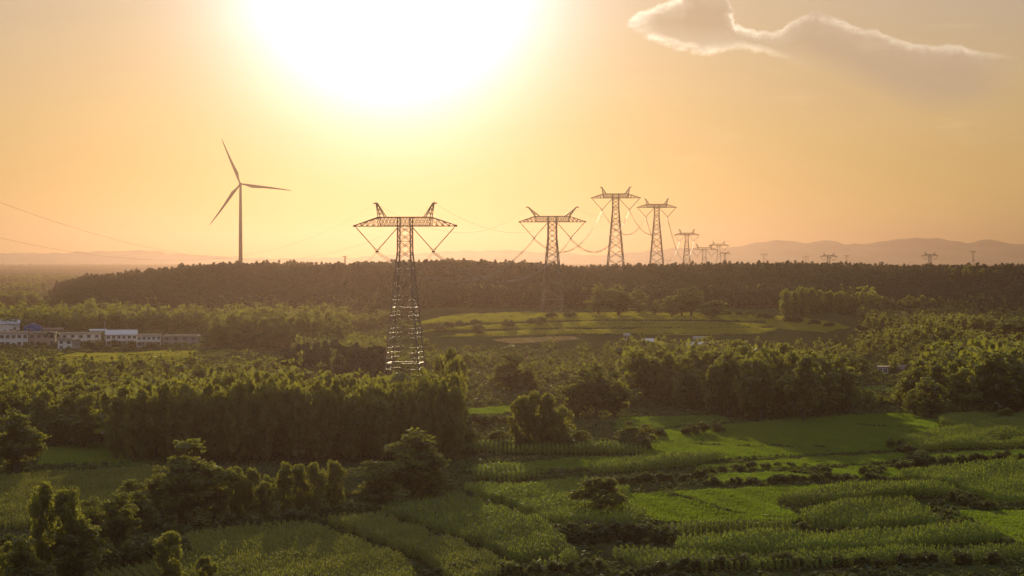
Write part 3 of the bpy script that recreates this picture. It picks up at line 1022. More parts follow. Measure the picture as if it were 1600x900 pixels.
def pylon(px, Y, top_py, arm_px, label, splay=0.25, group='lattice pylons carrying the long power line', name='transmission_pylon', yaw=None, thick=1.0, detail=True, cat='pylon'):
    X = span(px, Y)
    z = float(land(X, Y))
    k = Y / F
    s = arm_px * k / 35.5                       # size of the head
    htot = CAMZ + (HOR - top_py) * k - z
    ha = htot - 8.4 * s                         # underside of the crossarm
    root = tag(empty(name, (X, Y, z), -LINE if yaw is None else yaw), label, cat, group)
    st = M['steel']
    hw = 2.2 * s
    wz = ha - 9.0 * s                           # waist
    slope = 0.0895
    bw = hw + 0.1 + slope * wz

    def half(h_):
        return hw + 0.1 + slope * (wz - h_) if h_ < wz else hw + 0.1 * max(0, (ha - h_) / (ha - wz))
    tl, tb_, th_ = 0.42 * thick, 0.17 * thick, 0.20 * thick
    for sx in (-1, 1):
        for sy in (-1, 1):
            b = MB()
            b.bar((sx * bw, sy * bw, -1.0), (sx * half(wz), sy * half(wz), wz), tl)
            b.bar((sx * half(wz), sy * half(wz), wz), (sx * hw, sy * hw, ha + 3.2 * s), tl * 0.85)
            b.build('leg', st, root)
            b = MB()
            b.box(sx * bw - 0.8, sx * bw + 0.8, sy * bw - 0.8, sy * bw + 0.8, -1.5, 0.25)
            b.build('footing', M['pole'], root)
    # lattice bracing of the body
    lv = [0.0]
    while lv[-1] < ha - 1.0:
        lv.append(lv[-1] + max(2.6 * s, 1.25 * half(lv[-1]) if detail else 2.0 * half(lv[-1])))
    lv[-1] = ha
    b = MB()
    for i in range(len(lv) - 1):
        z0, z1 = lv[i], lv[i + 1]
        a0, a1 = half(z0), half(z1)
        for (ux, uy) in ((1, 0), (-1, 0), (0, 1), (0, -1)):
            def pt(t, zz, a):
                return (ux * a + (-uy) * t * a, uy * a + ux * t * a, zz)
            b.bar(pt(-1, z0, a0), pt(1, z1, a1), tb_)
            b.bar(pt(1, z0, a0), pt(-1, z1, a1), tb_)
            if i % 3 == 0 or i == len(lv) - 2:
                b.bar(pt(-1, z1, a1), pt(1, z1, a1), th_)
            if detail and z1 < wz * 0.95:
                for q in (0.25, 0.5, 0.75):         # redundant members near the legs
                    zz = z0 + (z1 - z0) * q
                    a = a0 + (a1 - a0) * q
                    inn = abs(1 - 2 * min(q, 1 - q)) if q != 0.5 else 0.42
                    for sg in (-1, 1):
                        b.bar(pt(sg, zz, a), pt(sg * max(inn, 0.45), zz, a), tb_ * 0.9)
    b.build('bracing', st, root)
    # crossarm: flat lower chord, raised top chord between the peaks, tapering to the tips
    b = MB()
    hl = 17.75 * s
    kx = 9.2 * s
    dz = 3.1 * s
    for sy in (-1, 1):
        yk = sy * hw
        b.bar((-hl, sy * 0.25 * s, ha), (-kx, yk * 0.85, ha), tl * 0.7)
        b.bar((hl, sy * 0.25 * s, ha), (kx, yk * 0.85, ha), tl * 0.7)
        b.bar((-kx, yk * 0.85, ha), (kx, yk * 0.85, ha), tl * 0.7)
        b.bar((-kx, yk * 0.85, ha + dz), (kx, yk * 0.85, ha + dz), tl * 0.7)
        for sg in (-1, 1):
            b.bar((sg * hl, sy * 0.25 * s, ha + 0.3), (sg * kx, yk * 0.85, ha + dz), tl * 0.7)
            b.bar((sg * kx, yk * 0.85, ha), (sg * kx, yk * 0.85, ha + dz), tl * 0.6)
        n = 7 if detail else 4
        xs = np.linspace(-kx, kx, 2 * n + 1)
        for i in range(len(xs) - 1):
            if sy:
                b.bar((xs[i], yk * 0.85, ha if i % 2 else ha + dz), (xs[i + 1], yk * 0.85, ha + dz if i % 2 else ha), tb_)
                b.bar((xs[i], yk * 0.85, ha + dz if i % 2 else ha), (xs[i + 1], yk * 0.85, ha if i % 2 else ha + dz), tb_)
        for sg in (-1, 1):
            for i, t in enumerate((0.25, 0.5, 0.75)):
                xa = sg * (kx + (hl - kx) * t)
                xb = sg * (kx + (hl - kx) * (t - 0.25))
                ya, yb = yk * 0.85 * (1 - t) + sy * 0.25 * s * t, yk * 0.85 * (1 - t + 0.25)
                b.bar((xa, ya, ha), (xb, yb, ha + dz * (1 - t + 0.25)), tb_)
                b.bar((xa, ya, ha), (xa, ya, ha + dz * (1 - t)), tb_)
    for xx in np.linspace(-kx, kx, 9):
        b.bar((xx, -hw * 0.85, ha), (xx, hw * 0.85, ha), tb_)
        b.bar((xx, -hw * 0.85, ha + dz), (xx, hw * 0.85, ha + dz), tb_)
    for sg in (-1, 1):
        b.box(sg * hl - 0.55 * s, sg * hl + 0.55 * s, -0.5 * s, 0.5 * s, ha - 0.25 * s, ha + 0.45 * s)
    b.build('crossarm', st, root)
    # earth-wire peaks
    for sg in (-1, 1):
        b = MB()
        x0, x1 = kx, kx - 2.3 * s
        tip = kx + splay * 4.2 * s
        zt = htot
        for sy in (-1, 1):
            yk = sy * hw * 0.85
            b.bar((sg * x0, yk, ha + dz), (sg * tip, sy * 0.2, zt), tl * 0.6)
            b.bar((sg * x1, yk, ha + dz), (sg * (tip - 0.5 * s), sy * 0.2, zt - 0.4 * s), tl * 0.6)
            for t in (0.2, 0.45, 0.7):
                q = lambda e, tt: (sg * ((x0 if e else x1) * (1 - tt) + (tip if e else tip - 0.5 * s) * tt), yk * (1 - tt) + sy * 0.2 * tt, (ha + dz) * (1 - tt) + zt * tt)
                b.bar(q(1, t), q(0, t + 0.2), tb_)
                b.bar(q(0, t), q(1, t), tb_)
        b.bar((sg * (tip - 0.9 * s), 0, zt - 0.5 * s), (sg * (tip + 1.0 * s), 0, zt - 0.5 * s), tl * 0.8)
        b.build('earth_wire_peak', st, root)
    # V strings of insulators with the yoke at the bottom
    ends = []
    drop = 8.6 * s
    for sg in (-1, 1):
        xb = sg * 9.95 * s
        for xt in (sg * (hl - 0.2 * s), sg * (hw + 0.25 * s)):
            b = MB()
            p, q = np.array((xt, 0, ha - 0.25 * s)), np.array((xb, 0, ha - drop))
            pts, rad = [], []
            nn = 34 if detail else 3
            for i in range(nn + 1):
                t = 0.04 + 0.90 * i / nn
                pts.append(p + (q - p) * t)
                rad.append((0.20 if i % 2 else 0.12) * thick * s if detail else 0.17 * thick * s)
            b.tube(pts, rad, 7)
            b.tube([p, pts[0]], 0.05 * thick, 5)
            b.tube([pts[-1], q], 0.06 * thick, 5)
            so = b.build('insulator_string', M['glass_disc'], root)
            if detail:
                rb = MB()
                c = p + (q - p) * 0.93
                rb.tube([c + np.array((0.55 * math.cos(a), 0.55 * math.sin(a), 0)) for a in np.linspace(0, 6.283, 13)], 0.09, 5, False)
                rb.build('grading_ring', M['steel'], so)
        b = MB()
        b.box(xb - 0.5 * s, xb + 0.5 * s, -0.35 * s, 0.35 * s, ha - drop - 0.55 * s, ha - drop + 0.12 * s)
        b.build('conductor_clamp', M['steel'], root)
        c, s_ = math.cos(root.rotation_euler[2]), math.sin(root.rotation_euler[2])
        tipx = sg * (kx + splay * 4.2 * s)
        ends.append(((X + xb * c, Y + xb * s_, z + ha - drop - 0.5 * s), (X + tipx * c, Y + tipx * s_, z + htot - 0.5 * s)))
    return ends


G1 = None
T1 = pylon(633, 691, 315.5, 160, 'nearest big lattice pylon, rising from the poplar wood', 0.27)
T2 = pylon(863, 1087, 322.5, 103, 'pylon with outward leaning horns standing on the green terraces', 1.02, thick=1.15)
T3 = pylon(962, 1474, 291.5, 76, 'tallest looking pylon on the ridge, left of its twin', 0.35, thick=1.3)
T4 = pylon(1026, 1866, 310, 60.5, 'ridge pylon between the tallest one and the smaller fifth', 0.32, thick=1.5)
T5 = pylon(1073, 2872, 358, 39.5, 'small fifth pylon on the ridge, right of the twins', 0.35, thick=1.8)
pylon(1100.5, 2850, 380.5, 41, 'low pale pylon with wide flat arm, behind the ridge', 0.5, thick=1.6, detail=False, yaw=-0.05)
pylon(1123, 3700, 376.5, 31, 'pale pylon overlapping the low wide-armed one', 0.4, thick=2.2, detail=False, yaw=-0.1)
pylon(1133, 4900, 392, 18, 'tiny pale pylon at the end of the row', 0.4, thick=3.0, detail=False)
FG = 'faint pylons far out on the plain'
pylon(1295, 4300, 394.5, 27, 'faint wide pylon below the left mountain hump', 0.5, FG, thick=2.6, detail=False, yaw=0.1)
pylon(1453, 4300, 393.5, 26, 'faint wide pylon below the highest mountain', 0.5, FG, thick=2.6, detail=False, yaw=0.05)
pylon(1194, 7600, 395, 13, 'tiny faint pylon right of the ridge row', 0.4, FG, thick=4, detail=False)
pylon(1259, 8200, 399, 11, 'tiny faint pylon left of the first wide one', 0.4, FG, thick=4, detail=False)
pylon(1323, 8000, 397.5, 9, 'tiny faint pylon right of the first wide one', 0.4, FG, thick=4, detail=False)
pylon(1520, 5200, 391.5, 9, 'slim faint pylon right of the wide ones', 0.2, FG, thick=3, detail=False)
pylon(539, 4300, 399.5, 7, 'tiny mast poking over the ridge between turbine and pylon', 0.3, FG, thick=3, detail=False)


def cable(a, b, sag, label, group, bundle=True, name='conductor_bundle', rad=0.028, n=40, tmax=1.0):
    a, b = np.array(a, float), np.array(b, float)
    d = b - a
    side = np.array((d[1], -d[0], 0)) / np.hypot(d[0], d[1])
    mb = MB()
    offs = [(0.42 * math.cos(t), 0.42 * math.sin(t)) for t in np.arange(6) * math.pi / 3] if bundle else [(0, 0)]
    for ox, oz in offs:
        pts = []
        for i in range(n + 1):
            t = i / n * tmax
            pts.append(a + d * t + side * ox + np.array((0, 0, oz - 4 * sag * t * (1 - t))))
        mb.tube(pts, rad, 4, False)
    o = mb.build(name, M['dark_cable' if b[1] < 300 else 'cable'])
    if bundle:
        for t in (0.12, 0.25, 0.38, 0.5, 0.62, 0.75, 0.88):
            c = a + d * t + np.array((0, 0, -4 * sag * t * (1 - t)))
            sb = MB()
            sb.tube([c + side * 0.45 * math.cos(q) + np.array((0, 0, 0.45 * math.sin(q))) for q in np.linspace(0, 6.283, 13)], 0.06, 4, False)
            sb.build('spacer', M['dark_cable'], o)
    return tag(o, label, 'power cable', group)


T0 = [((-96 - 10, 296, 40.0), (-96 - 10.5, 296, 57.0)), ((-96 + 9.6, 294, 40.0), (-96 + 10.2, 294, 57.0))]
SPANS = [(T1, T0, 22, 16, 'from the nearest pylon down towards the village'), (T1, T2, 16, 12, 'between the nearest pylon and the horned one'),
         (T2, T3, 17, 12, 'between the horned pylon and the tallest looking one'), (T3, T4, 17, 12, 'between the twin pylons on the ridge'),
         (T4, T5, 34, 26, 'from the second twin to the small fifth pylon')]
for A, B, s1, s2, where in SPANS:
    for i, sidew in ((0, 'left'), (1, 'right')):
        fine = 0.017 if A is T1 and B is T0 else 0.045
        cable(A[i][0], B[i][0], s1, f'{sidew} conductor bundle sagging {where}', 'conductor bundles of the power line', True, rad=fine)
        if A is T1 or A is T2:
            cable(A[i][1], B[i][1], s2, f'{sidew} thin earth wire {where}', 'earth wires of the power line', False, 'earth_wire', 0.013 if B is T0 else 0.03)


# ------------------------------------------------------------------ wind turbine
def turbine():
    Y = 2500.0
    k = Y / F
    X = span(376, Y)
    z = float(land(X, Y))
    hub = CAMZ + (HOR - 287.5) * k
    yaw = math.atan2(-X, Y) * 0.5
    root = tag(empty('wind_turbine', (X, Y, z), yaw), 'tall three-bladed wind turbine standing behind the wooded hill', 'wind turbine')
    b = MB()
    zt = hub - z - 2.0
    b.tube([(0, 0, -2), (0, 0, zt * 0.5), (0, 0, zt)], [2.6, 2.2, 1.55], 20)
    b.build('tower', M['turbine'], root, True)
    b = MB()
    hz_ = hub - z
    b.tube([(0, -2.8, hz_), (0, -2.2, hz_), (0, 4, hz_ + 0.1), (0, 8.5, hz_ + 0.2), (0, 9.2, hz_ + 0.2)], [1.5, 2.0, 2.1, 1.8, 1.1], 12)
    b.build('nacelle', M['turbine'], root, True)
    b = MB()
    b.tube([(0, -2.85, hz_), (0, -4.4, hz_), (0, -5.6, hz_), (0, -6.1, hz_)], [1.75, 1.75, 1.1, 0.2], 14)
    b.build('hub', M['turbine'], root, True)
    for tx, ty in ((347, 217), (455.5, 298), (328, 352)):
        ax, az = (tx - 375.5), (287.5 - ty)
        L = math.hypot(ax, az) * k
        ux, uz = ax / math.hypot(ax, az), az / math.hypot(ax, az)
        nx, nz = uz, -ux                       # chord direction in the rotor plane
        v, f = [], []
        st_ = [(0.0, 2.1, 1.9, 0), (0.05, 2.1, 1.7, 0), (0.12, 3.0, 1.2, 0.1), (0.21, 4.3, 0.9, 0.25), (0.35, 3.5, 0.65, 0.2), (0.55, 2.5, 0.45, 0.1), (0.75, 1.7, 0.3, 0.05), (0.92, 1.05, 0.2, 0.02), (1.0, 0.35, 0.1, 0)]
        for t, ch, th, off in st_:
            r_ = 1.2 + (L - 1.2) * t
            bend = -2.2 * t * t
            bow = 3.2 * (t - t * t) * 0.9
            for q in range(10):
                a = 2 * math.pi * q / 10
                c = (math.cos(a) * 0.5 + off) * ch - bow * 0.35
                d = math.sin(a) * 0.5 * th
                v.append((ux * r_ + nx * c, -3.6 + d + bend, hz_ + uz * r_ + nz * c))
        for i in range(len(st_) - 1):
            for q in range(10):
                f.append((i * 10 + q, i * 10 + (q + 1) % 10, (i + 1) * 10 + (q + 1) % 10, (i + 1) * 10 + q))
        mb = MB()
        mb.v, mb.f = v, f + [tuple(range(10))[::-1], tuple(range((len(st_) - 1) * 10, len(st_) * 10))]
        mb.build('blade', M['turbine'], root, True)


turbine()


def verge(lines, h, step, label):
    """rank weeds along the banks and bunds between plots"""
    P_ = []
    for line in lines:
        pts = np.array([at(*p)[:2] for p in line])
        for a, b in zip(pts[:-1], pts[1:]):
            m = max(2, int(np.linalg.norm(b - a) / step))
            t = rng.random(m)[:, None]
            P_.append(a + (b - a) * t + rng.normal(size=(m, 2)) * 0.25)
    xy = np.concatenate(P_)
    n = len(xy)
    k = h * (0.5 + 0.9 * rng.random(n))
    many_templates('bank_weeds', M['weed'], BUSH, ground_pos(xy), rng.random(n) * 6.283, np.stack((k * 1.3, k * 1.3, k), 1), label)


verge([[(1005, 714), (1100, 723), (1200, 715), (1300, 712), (1405, 706)], [(1150, 690), (1240, 702), (1310, 708)], [(1330, 665), (1400, 669), (1466, 673)], [(1030, 690), (1140, 699), (1290, 701)],
       [(1036, 771), (1090, 787), (1135, 802), (1246, 817)], [(1085, 736), (1200, 728), (1350, 729), (1426, 719)], [(1000, 819), (1120, 820), (1244, 818)], [(1214, 781), (1290, 774), (1436, 763)],
       [(1440, 722), (1520, 717), (1640, 715)], [(1105, 758), (1250, 756), (1400, 755)], [(1050, 846), (1250, 840), (1340, 836)], [(1140, 880), (1400, 868), (1600, 860)], [(720, 740), (830, 737), (910, 735)],
       [(300, 840), (480, 823), (580, 808), (690, 780)], [(60, 730), (200, 726), (300, 718)], [(1480, 800), (1530, 822), (1580, 850)], [(1500, 796), (1570, 798), (1640, 797)]],
      0.8, 0.35, 'rank dark weeds on the banks between the plots')
verge([[(640, 510), (760, 506), (900, 502), (1060, 501), (1250, 503)], [(670, 521), (800, 515), (1000, 513), (1200, 513)], [(690, 529), (800, 523), (1000, 523), (1170, 523)], [(700, 498), (860, 494), (1100, 495)],
       [(860, 509), (1000, 507), (1180, 507)], [(60, 560), (200, 556), (420, 549)], [(100, 567), (300, 563)]],
      0.85, 0.8, 'dark weedy steps between the far terraces')

# ------------------------------------------------------------------ trees that stand out
def to_px(x, y, z):
    d = y * CP - (z - CAMZ) * SP
    return 800 + F * x / d, 450 - F * (y * SP + (z - CAMZ) * CP) / d


for a in [
    ('broad_near', 26, 742, 643, 78, 'big round pale tree standing alone at the left edge'),
    ('broad_near', 302, 816, 686, 78, 'tallest tree of the dark left clump, with a rounded double crown'),
    ('broad_near', 255, 812, 728, 46, 'shorter tree on the left flank of the dark clump'),
    ('broad_near', 335, 815, 728, 44, 'tree on the right flank of the tallest dark clump tree'),
    ('broad_near', 282, 822, 722, 60, 'tree standing in front of the tallest dark clump tree'),
    ('poplar_near', 368, 808, 728, 42, 'broad poplar joining the dark clump to the poplar row'),
    ('poplar_near', 393, 810, 731, 40, 'broad poplar at the left end of the poplar row'),
    ('poplar_near', 418, 803, 742, 26, 'lowest poplar in the row left of the domed tree'),
    ('poplar_near', 412, 812, 752, 26, 'short dark poplar before the left end of the row'),
    ('poplar_near', 444, 808, 722, 36, 'tall slim poplar in the middle of the row'),
    ('poplar_near', 468, 806, 724, 30, 'slim poplar right of the tall middle one'),
    ('poplar_near', 491, 806, 722, 30, 'slim poplar left of the row\'s pointed end tree'),
    ('poplar_near', 521, 804, 719, 40, 'dark pointed poplar ending the row on the right'),
    ('broad_near', 646, 790, 674, 84, 'tall domed tree, the largest before the poplar wood'),
    ('broad_near', 588, 797, 720, 66, 'rounded tree leaning against the left of the domed one'),
    ('broad_near', 668, 784, 698, 50, 'tree behind the right shoulder of the domed one'),
    ('spread', 935, 810, 745, 78, 'lone umbrella-shaped tree in the corn field'),
    ('poplar_near', 66, 915, 752, 44, 'tall thin tree rising from the bottom-left thicket'),
    ('poplar_near', 106, 915, 762, 50, 'pale thin tree second from the left in the thicket'),
    ('broad_near', 45, 940, 842, 52, 'leafy tree in the bottom-left corner, cut by the frame'),
    ('poplar_near', 12, 930, 845, 40, 'small leafy tree at the very left bottom edge'),
    ('broad_near', 122, 915, 806, 72, 'broad pale tree in front of the thin thicket trees'),
    ('broad_near', 146, 868, 778, 50, 'sunlit bushy tree behind the broad pale one'),
    ('broad_near', 184, 872, 770, 52, 'sunlit tree at the right end of the thicket'),
    ('broad_near', 205, 812, 748, 44, 'low dark tree before the left corn rows'),
    ('broad_near', 212, 830, 766, 52, 'dark bushy tree left of the dark clump'),
    ('poplar_near', 265, 915, 829, 46, 'pale cone-shaped young tree at the bottom, standing apart'),
    ('poplar_near', 321, 930, 868, 34, 'small young tree at the bottom edge, right of the cone-shaped one'),
    ('broad', 1570, 658, 637, 24, 'dark round bush-like tree on the upper right corn field'),
    ('broad', 1391, 702, 682, 16, 'small dark tree between meadow and corn on the right'),
    ('poplar', 814, 704, 622, 32, 'left poplar of the central clump'),
    ('poplar', 835, 704, 611, 36, 'tallest middle poplar of the central clump'),
    ('poplar', 857, 704, 614, 36, 'right-hand tall poplar of the central clump'),
    ('poplar', 878, 702, 634, 32, 'lower pale poplar on the right of the central clump'),
    ('poplar', 846, 700, 640, 40, 'poplar tucked in front of the central clump'),
    ('broad', 905, 702, 672, 30, 'little tree at the right foot of the central poplar clump'),
    ('broad', 898, 652, 588, 44, 'left tree of the dense dark group behind the central clump'),
    ('broad', 932, 654, 566, 54, 'tallest tree of the dense dark group behind the central clump'),
    ('broad', 960, 652, 580, 44, 'right tree of the dense dark group behind the central clump'),
    ('poplar', 914, 648, 574, 34, 'poplar within the dense dark group behind the central clump'),
    ('broad', 800, 614, 552, 52, 'pale round tree on the scrubby slope right of the pylon'),
    ('broad', 826, 612, 572, 34, 'smaller pale tree right of the one on the scrubby slope'),
    ('broad', 984, 702, 657, 34, 'pale young tree left of a pair by the meadow'),
    ('broad', 1008, 700, 662, 34, 'pale young tree right of a pair by the meadow'),
    ('broad', 748, 522, 506, 22, 'dark round tree on the lowest far terrace'),
    ('poplar', 690, 655, 556, 28, 'tall poplar at the right shoulder of the poplar wood'),
    ('poplar', 704, 662, 543, 30, 'highest poplar at the right end of the poplar wood'),
    ('poplar', 716, 650, 558, 24, 'last poplar of the wood before the open slope'),
    ('broad', 735, 700, 668, 34, 'low bushy tree right of the poplar wood'),
    ('broad', 775, 700, 672, 34, 'low bushy tree left of the central poplar clump'),
    ('broad', 1455, 655, 590, 46, 'tree at left front corner of the right wood'),
    ('broad', 1500, 652, 575, 50, 'tree at front of the right wood, left of the tallest'),
    ('broad', 1548, 650, 553, 62, 'tallest tree at the front of the right wood'),
    ('broad', 1592, 650, 568, 56, 'tree at front of the right wood by the frame edge'),
    ('broad', 1430, 650, 608, 34, 'low pale tree at the left tip of the right wood'),
    ('broad', 1528, 520, 497, 40, 'round dark tree right of the sunlit knoll'),
    ('broad', 1590, 548, 498, 60, 'big dark tree beside the knoll at the right edge'),
    ('broad', 1065, 494, 450, 26, 'tall tree of the sunlit pair below the dark hill'),
    ('broad', 1080, 495, 447, 34, 'rounded tree of the sunlit pair below the dark hill'),
    ('broad', 1114, 497, 469, 44, 'low rounded pale tree right of the sunlit pair'),
    ('broad', 1050, 496, 462, 32, 'paler tree left of the sunlit pair'),
    ('broad', 1024, 494, 468, 16, 'slim pale tree left of the sunlit group'),
    ('broad', 935, 492, 446, 30, 'hazy pale tree at the foot of the hill above the terraces'),
    ('broad', 966, 494, 452, 52, 'broad dark hazy tree at the foot of the hill above the terraces'),
    ('broad', 998, 490, 452, 30, 'hazy tree right of the broad dark one above the terraces'),
]:
    plant_px(*a)

# ------------------------------------------------------------------ woods: each tree a thing
REST = []


def wood(pp, spacing, kinds, hr, wr, label, group, limit=None, most=400, jitter=0.42, front=True):
    pts = scatter(wpoly(pp), spacing, jitter)
    if front:
        pts = pts[np.argsort(pts[:, 1])]
    if len(pts) > most:
        REST.append((pts[most:], hr))
    for x, y in pts[:most]:
        z = float(land(x, y))
        kind = random.choice(kinds)
        h = random.uniform(*hr)
        if limit is not None:
            px, py = to_px(x, y, z)
            h = min(h, max(3.0, (py - np.interp(px, *zip(*limit))) * y / F * random.uniform(0.76, 1.03)))
        w = min(random.uniform(*wr), h * (0.42 if kind == 'poplar' else 0.9))
        k0 = kind.split('_')[0]
        plant(kind, (x, y, z - 0.15), h, w, label.replace('TREE', 'poplar' if k0 == 'poplar' else 'pine' if k0 == 'pine' else 'tree'), group.replace('TREE', CATS[k0][0].replace('_', ' ')))


L1 = [(150, 608), (230, 594), (300, 586), (400, 580), (500, 582), (600, 588), (640, 588), (672, 580), (690, 556), (720, 556)]
wood([(180, 722), (400, 725), (716, 722), (716, 704), (400, 702), (180, 700)], 3.7, ['poplar'], (15.5, 18.5), (4.0, 5.5), 'tall slender TREE in the front rows of the dense wood below the pylon', 'front TREE trees of the dense wood', L1, 105)
wood([(190, 699), (400, 701), (716, 703), (712, 668), (400, 655), (190, 660)], 6.2, ['poplar'], (16, 19), (4.8, 6.0), 'tall slender TREE inside the dense wood below the pylon, only its top showing', 'inner TREE trees of the dense wood', L1, 90)
L2 = [(-50, 590), (60, 585), (120, 575), (200, 596), (260, 598)]
wood([(-60, 700), (190, 702), (190, 640), (-60, 635)], 6.5, ['broad', 'broad', 'poplar'], (9, 15), (6, 8), 'dark TREE in the shaded mixed wood at the left edge', 'TREE trees of the shaded left wood', L2, 46)
L3 = [(-50, 572), (60, 566), (140, 578), (400, 566), (620, 556)]
wood([(-40, 632), (250, 640), (420, 628), (560, 610), (560, 585), (400, 585), (150, 592), (-40, 585)], 10.5, ['broad', 'broad', 'poplar'], (5, 14), (6, 10), 'low bushy TREE behind the dense wood, below the village field', 'TREE trees below the village field', L3, 26)
wood([(440, 602), (600, 608), (604, 566), (560, 545), (470, 555)], 8.5, ['pine'], (11, 14), (5, 6.5), 'dark TREE in the brownish plantation left of the nearest pylon', 'TREE trees of the brownish plantation', [(430, 545), (520, 526), (610, 540)], 60)
L5 = [(-30, 470), (100, 476), (175, 464), (250, 473), (330, 476), (450, 478), (545, 480)]
wood([(-30, 523), (320, 521), (340, 545), (540, 558), (545, 515), (320, 508), (-30, 508)], 9.0, ['broad', 'broad', 'poplar'], (12, 19), (7, 10), 'leafy TREE in the wood behind the village', 'TREE trees of the wood behind the village', L5, 62)
LM = [(880, 556), (960, 545), (975, 540), (1110, 545), (1125, 530), (1200, 535), (1320, 545)]
wood([(985, 628), (1060, 640), (1120, 652), (1240, 662), (1320, 656), (1320, 610), (1100, 590), (965, 580)], 8.5, ['broad', 'broad', 'poplar'], (14, 20), (7, 11), 'dark TREE in the mixed grove behind the bright meadow', 'TREE trees of the grove behind the meadow', LM, 52)
wood([(890, 578), (1100, 588), (1330, 605), (1330, 545), (1120, 552), (900, 552)], 11.5, ['broad'], (6, 10), (7, 10), 'low bushy TREE between the terraces and the meadow grove', 'TREE trees between the terraces and the grove', LM, 30)
LR = [(1320, 545), (1365, 560), (1400, 572), (1420, 560), (1440, 560), (1500, 555), (1640, 540)]
wood([(1425, 648), (1640, 650), (1640, 585), (1520, 590), (1440, 612)], 8.5, ['broad', 'broad', 'poplar'], (15, 21), (7, 11), 'dense dark TREE inside the right wood', 'TREE trees of the right wood', LR, 36)
wood([(1320, 600), (1352, 600), (1352, 560), (1420, 560), (1425, 600), (1500, 585), (1640, 580), (1640, 530), (1330, 534)], 11, ['broad'], (7, 11), (8, 10), 'bushy TREE between the lone cottage and the knoll', 'TREE trees around the lone cottage', [(1320, 528), (1352, 560), (1372, 573), (1420, 573), (1440, 530), (1640, 528)], 28)
wood([(1340, 534), (1540, 530), (1530, 500), (1400, 498), (1360, 512)], 7.5, ['broad', 'poplar'], (9, 13), (6, 8), 'sunlit pale TREE on the knoll at the right', 'TREE trees of the sunlit knoll', [(1330, 512), (1370, 480), (1420, 466), (1500, 466), (1550, 498)], 50)
wood([(1225, 503), (1370, 506), (1370, 494), (1230, 491)], 7.0, ['poplar'], (17, 22), (5, 7), 'pale TREE in the row at the foot of the dark right hill', 'TREE trees at the foot of the right hill', [(1225, 446), (1290, 452), (1370, 458)], 40)
wood([(1380, 505), (1520, 500), (1520, 490), (1380, 494)], 8.0, ['poplar', 'broad'], (11, 15), (5, 7), 'TREE behind the knoll before the dark right hill', 'TREE trees behind the knoll', [(1380, 466), (1430, 458), (1520, 470)], 30)
wood([(560, 588), (600, 600), (690, 600), (700, 560), (640, 556)], 11, ['broad'], (6, 9), (6, 8), 'low TREE around the feet of the nearest pylon', 'TREE trees around the nearest pylon', [(560, 578), (690, 582)], 12)
wood([(1470, 446), (1570, 445), (1570, 442), (1470, 443)], 10, ['poplar'], (9, 12), (5, 7), 'sunlit TREE in the strip high on the dark right hill', 'TREE trees high on the right hill', None, 14)

# ------------------------------------------------------------------ shrubs
def shrubs(line, n, hr, wr, label, group):
    """shrubs strung along a field edge"""
    pts = [at(*p)[:2] for p in line]
    seg = [math.dist(pts[i], pts[i + 1]) for i in range(len(pts) - 1)]
    tot = sum(seg)
    for k in range(n):
        d = tot * (k + random.uniform(0.15, 0.85)) / n
        i = 0
        while i < len(seg) - 1 and d > seg[i]:
            d -= seg[i]
            i += 1
        t = d / seg[i]
        x = pts[i][0] * (1 - t) + pts[i + 1][0] * t + random.uniform(-0.8, 0.8)
        y = pts[i][1] * (1 - t) + pts[i + 1][1] * t + random.uniform(-1.5, 1.5)
        h = random.uniform(*hr)
        plant('shrub', (x, y, float(land(x, y)) - 0.1), h, h * random.uniform(*wr), label, group, False)


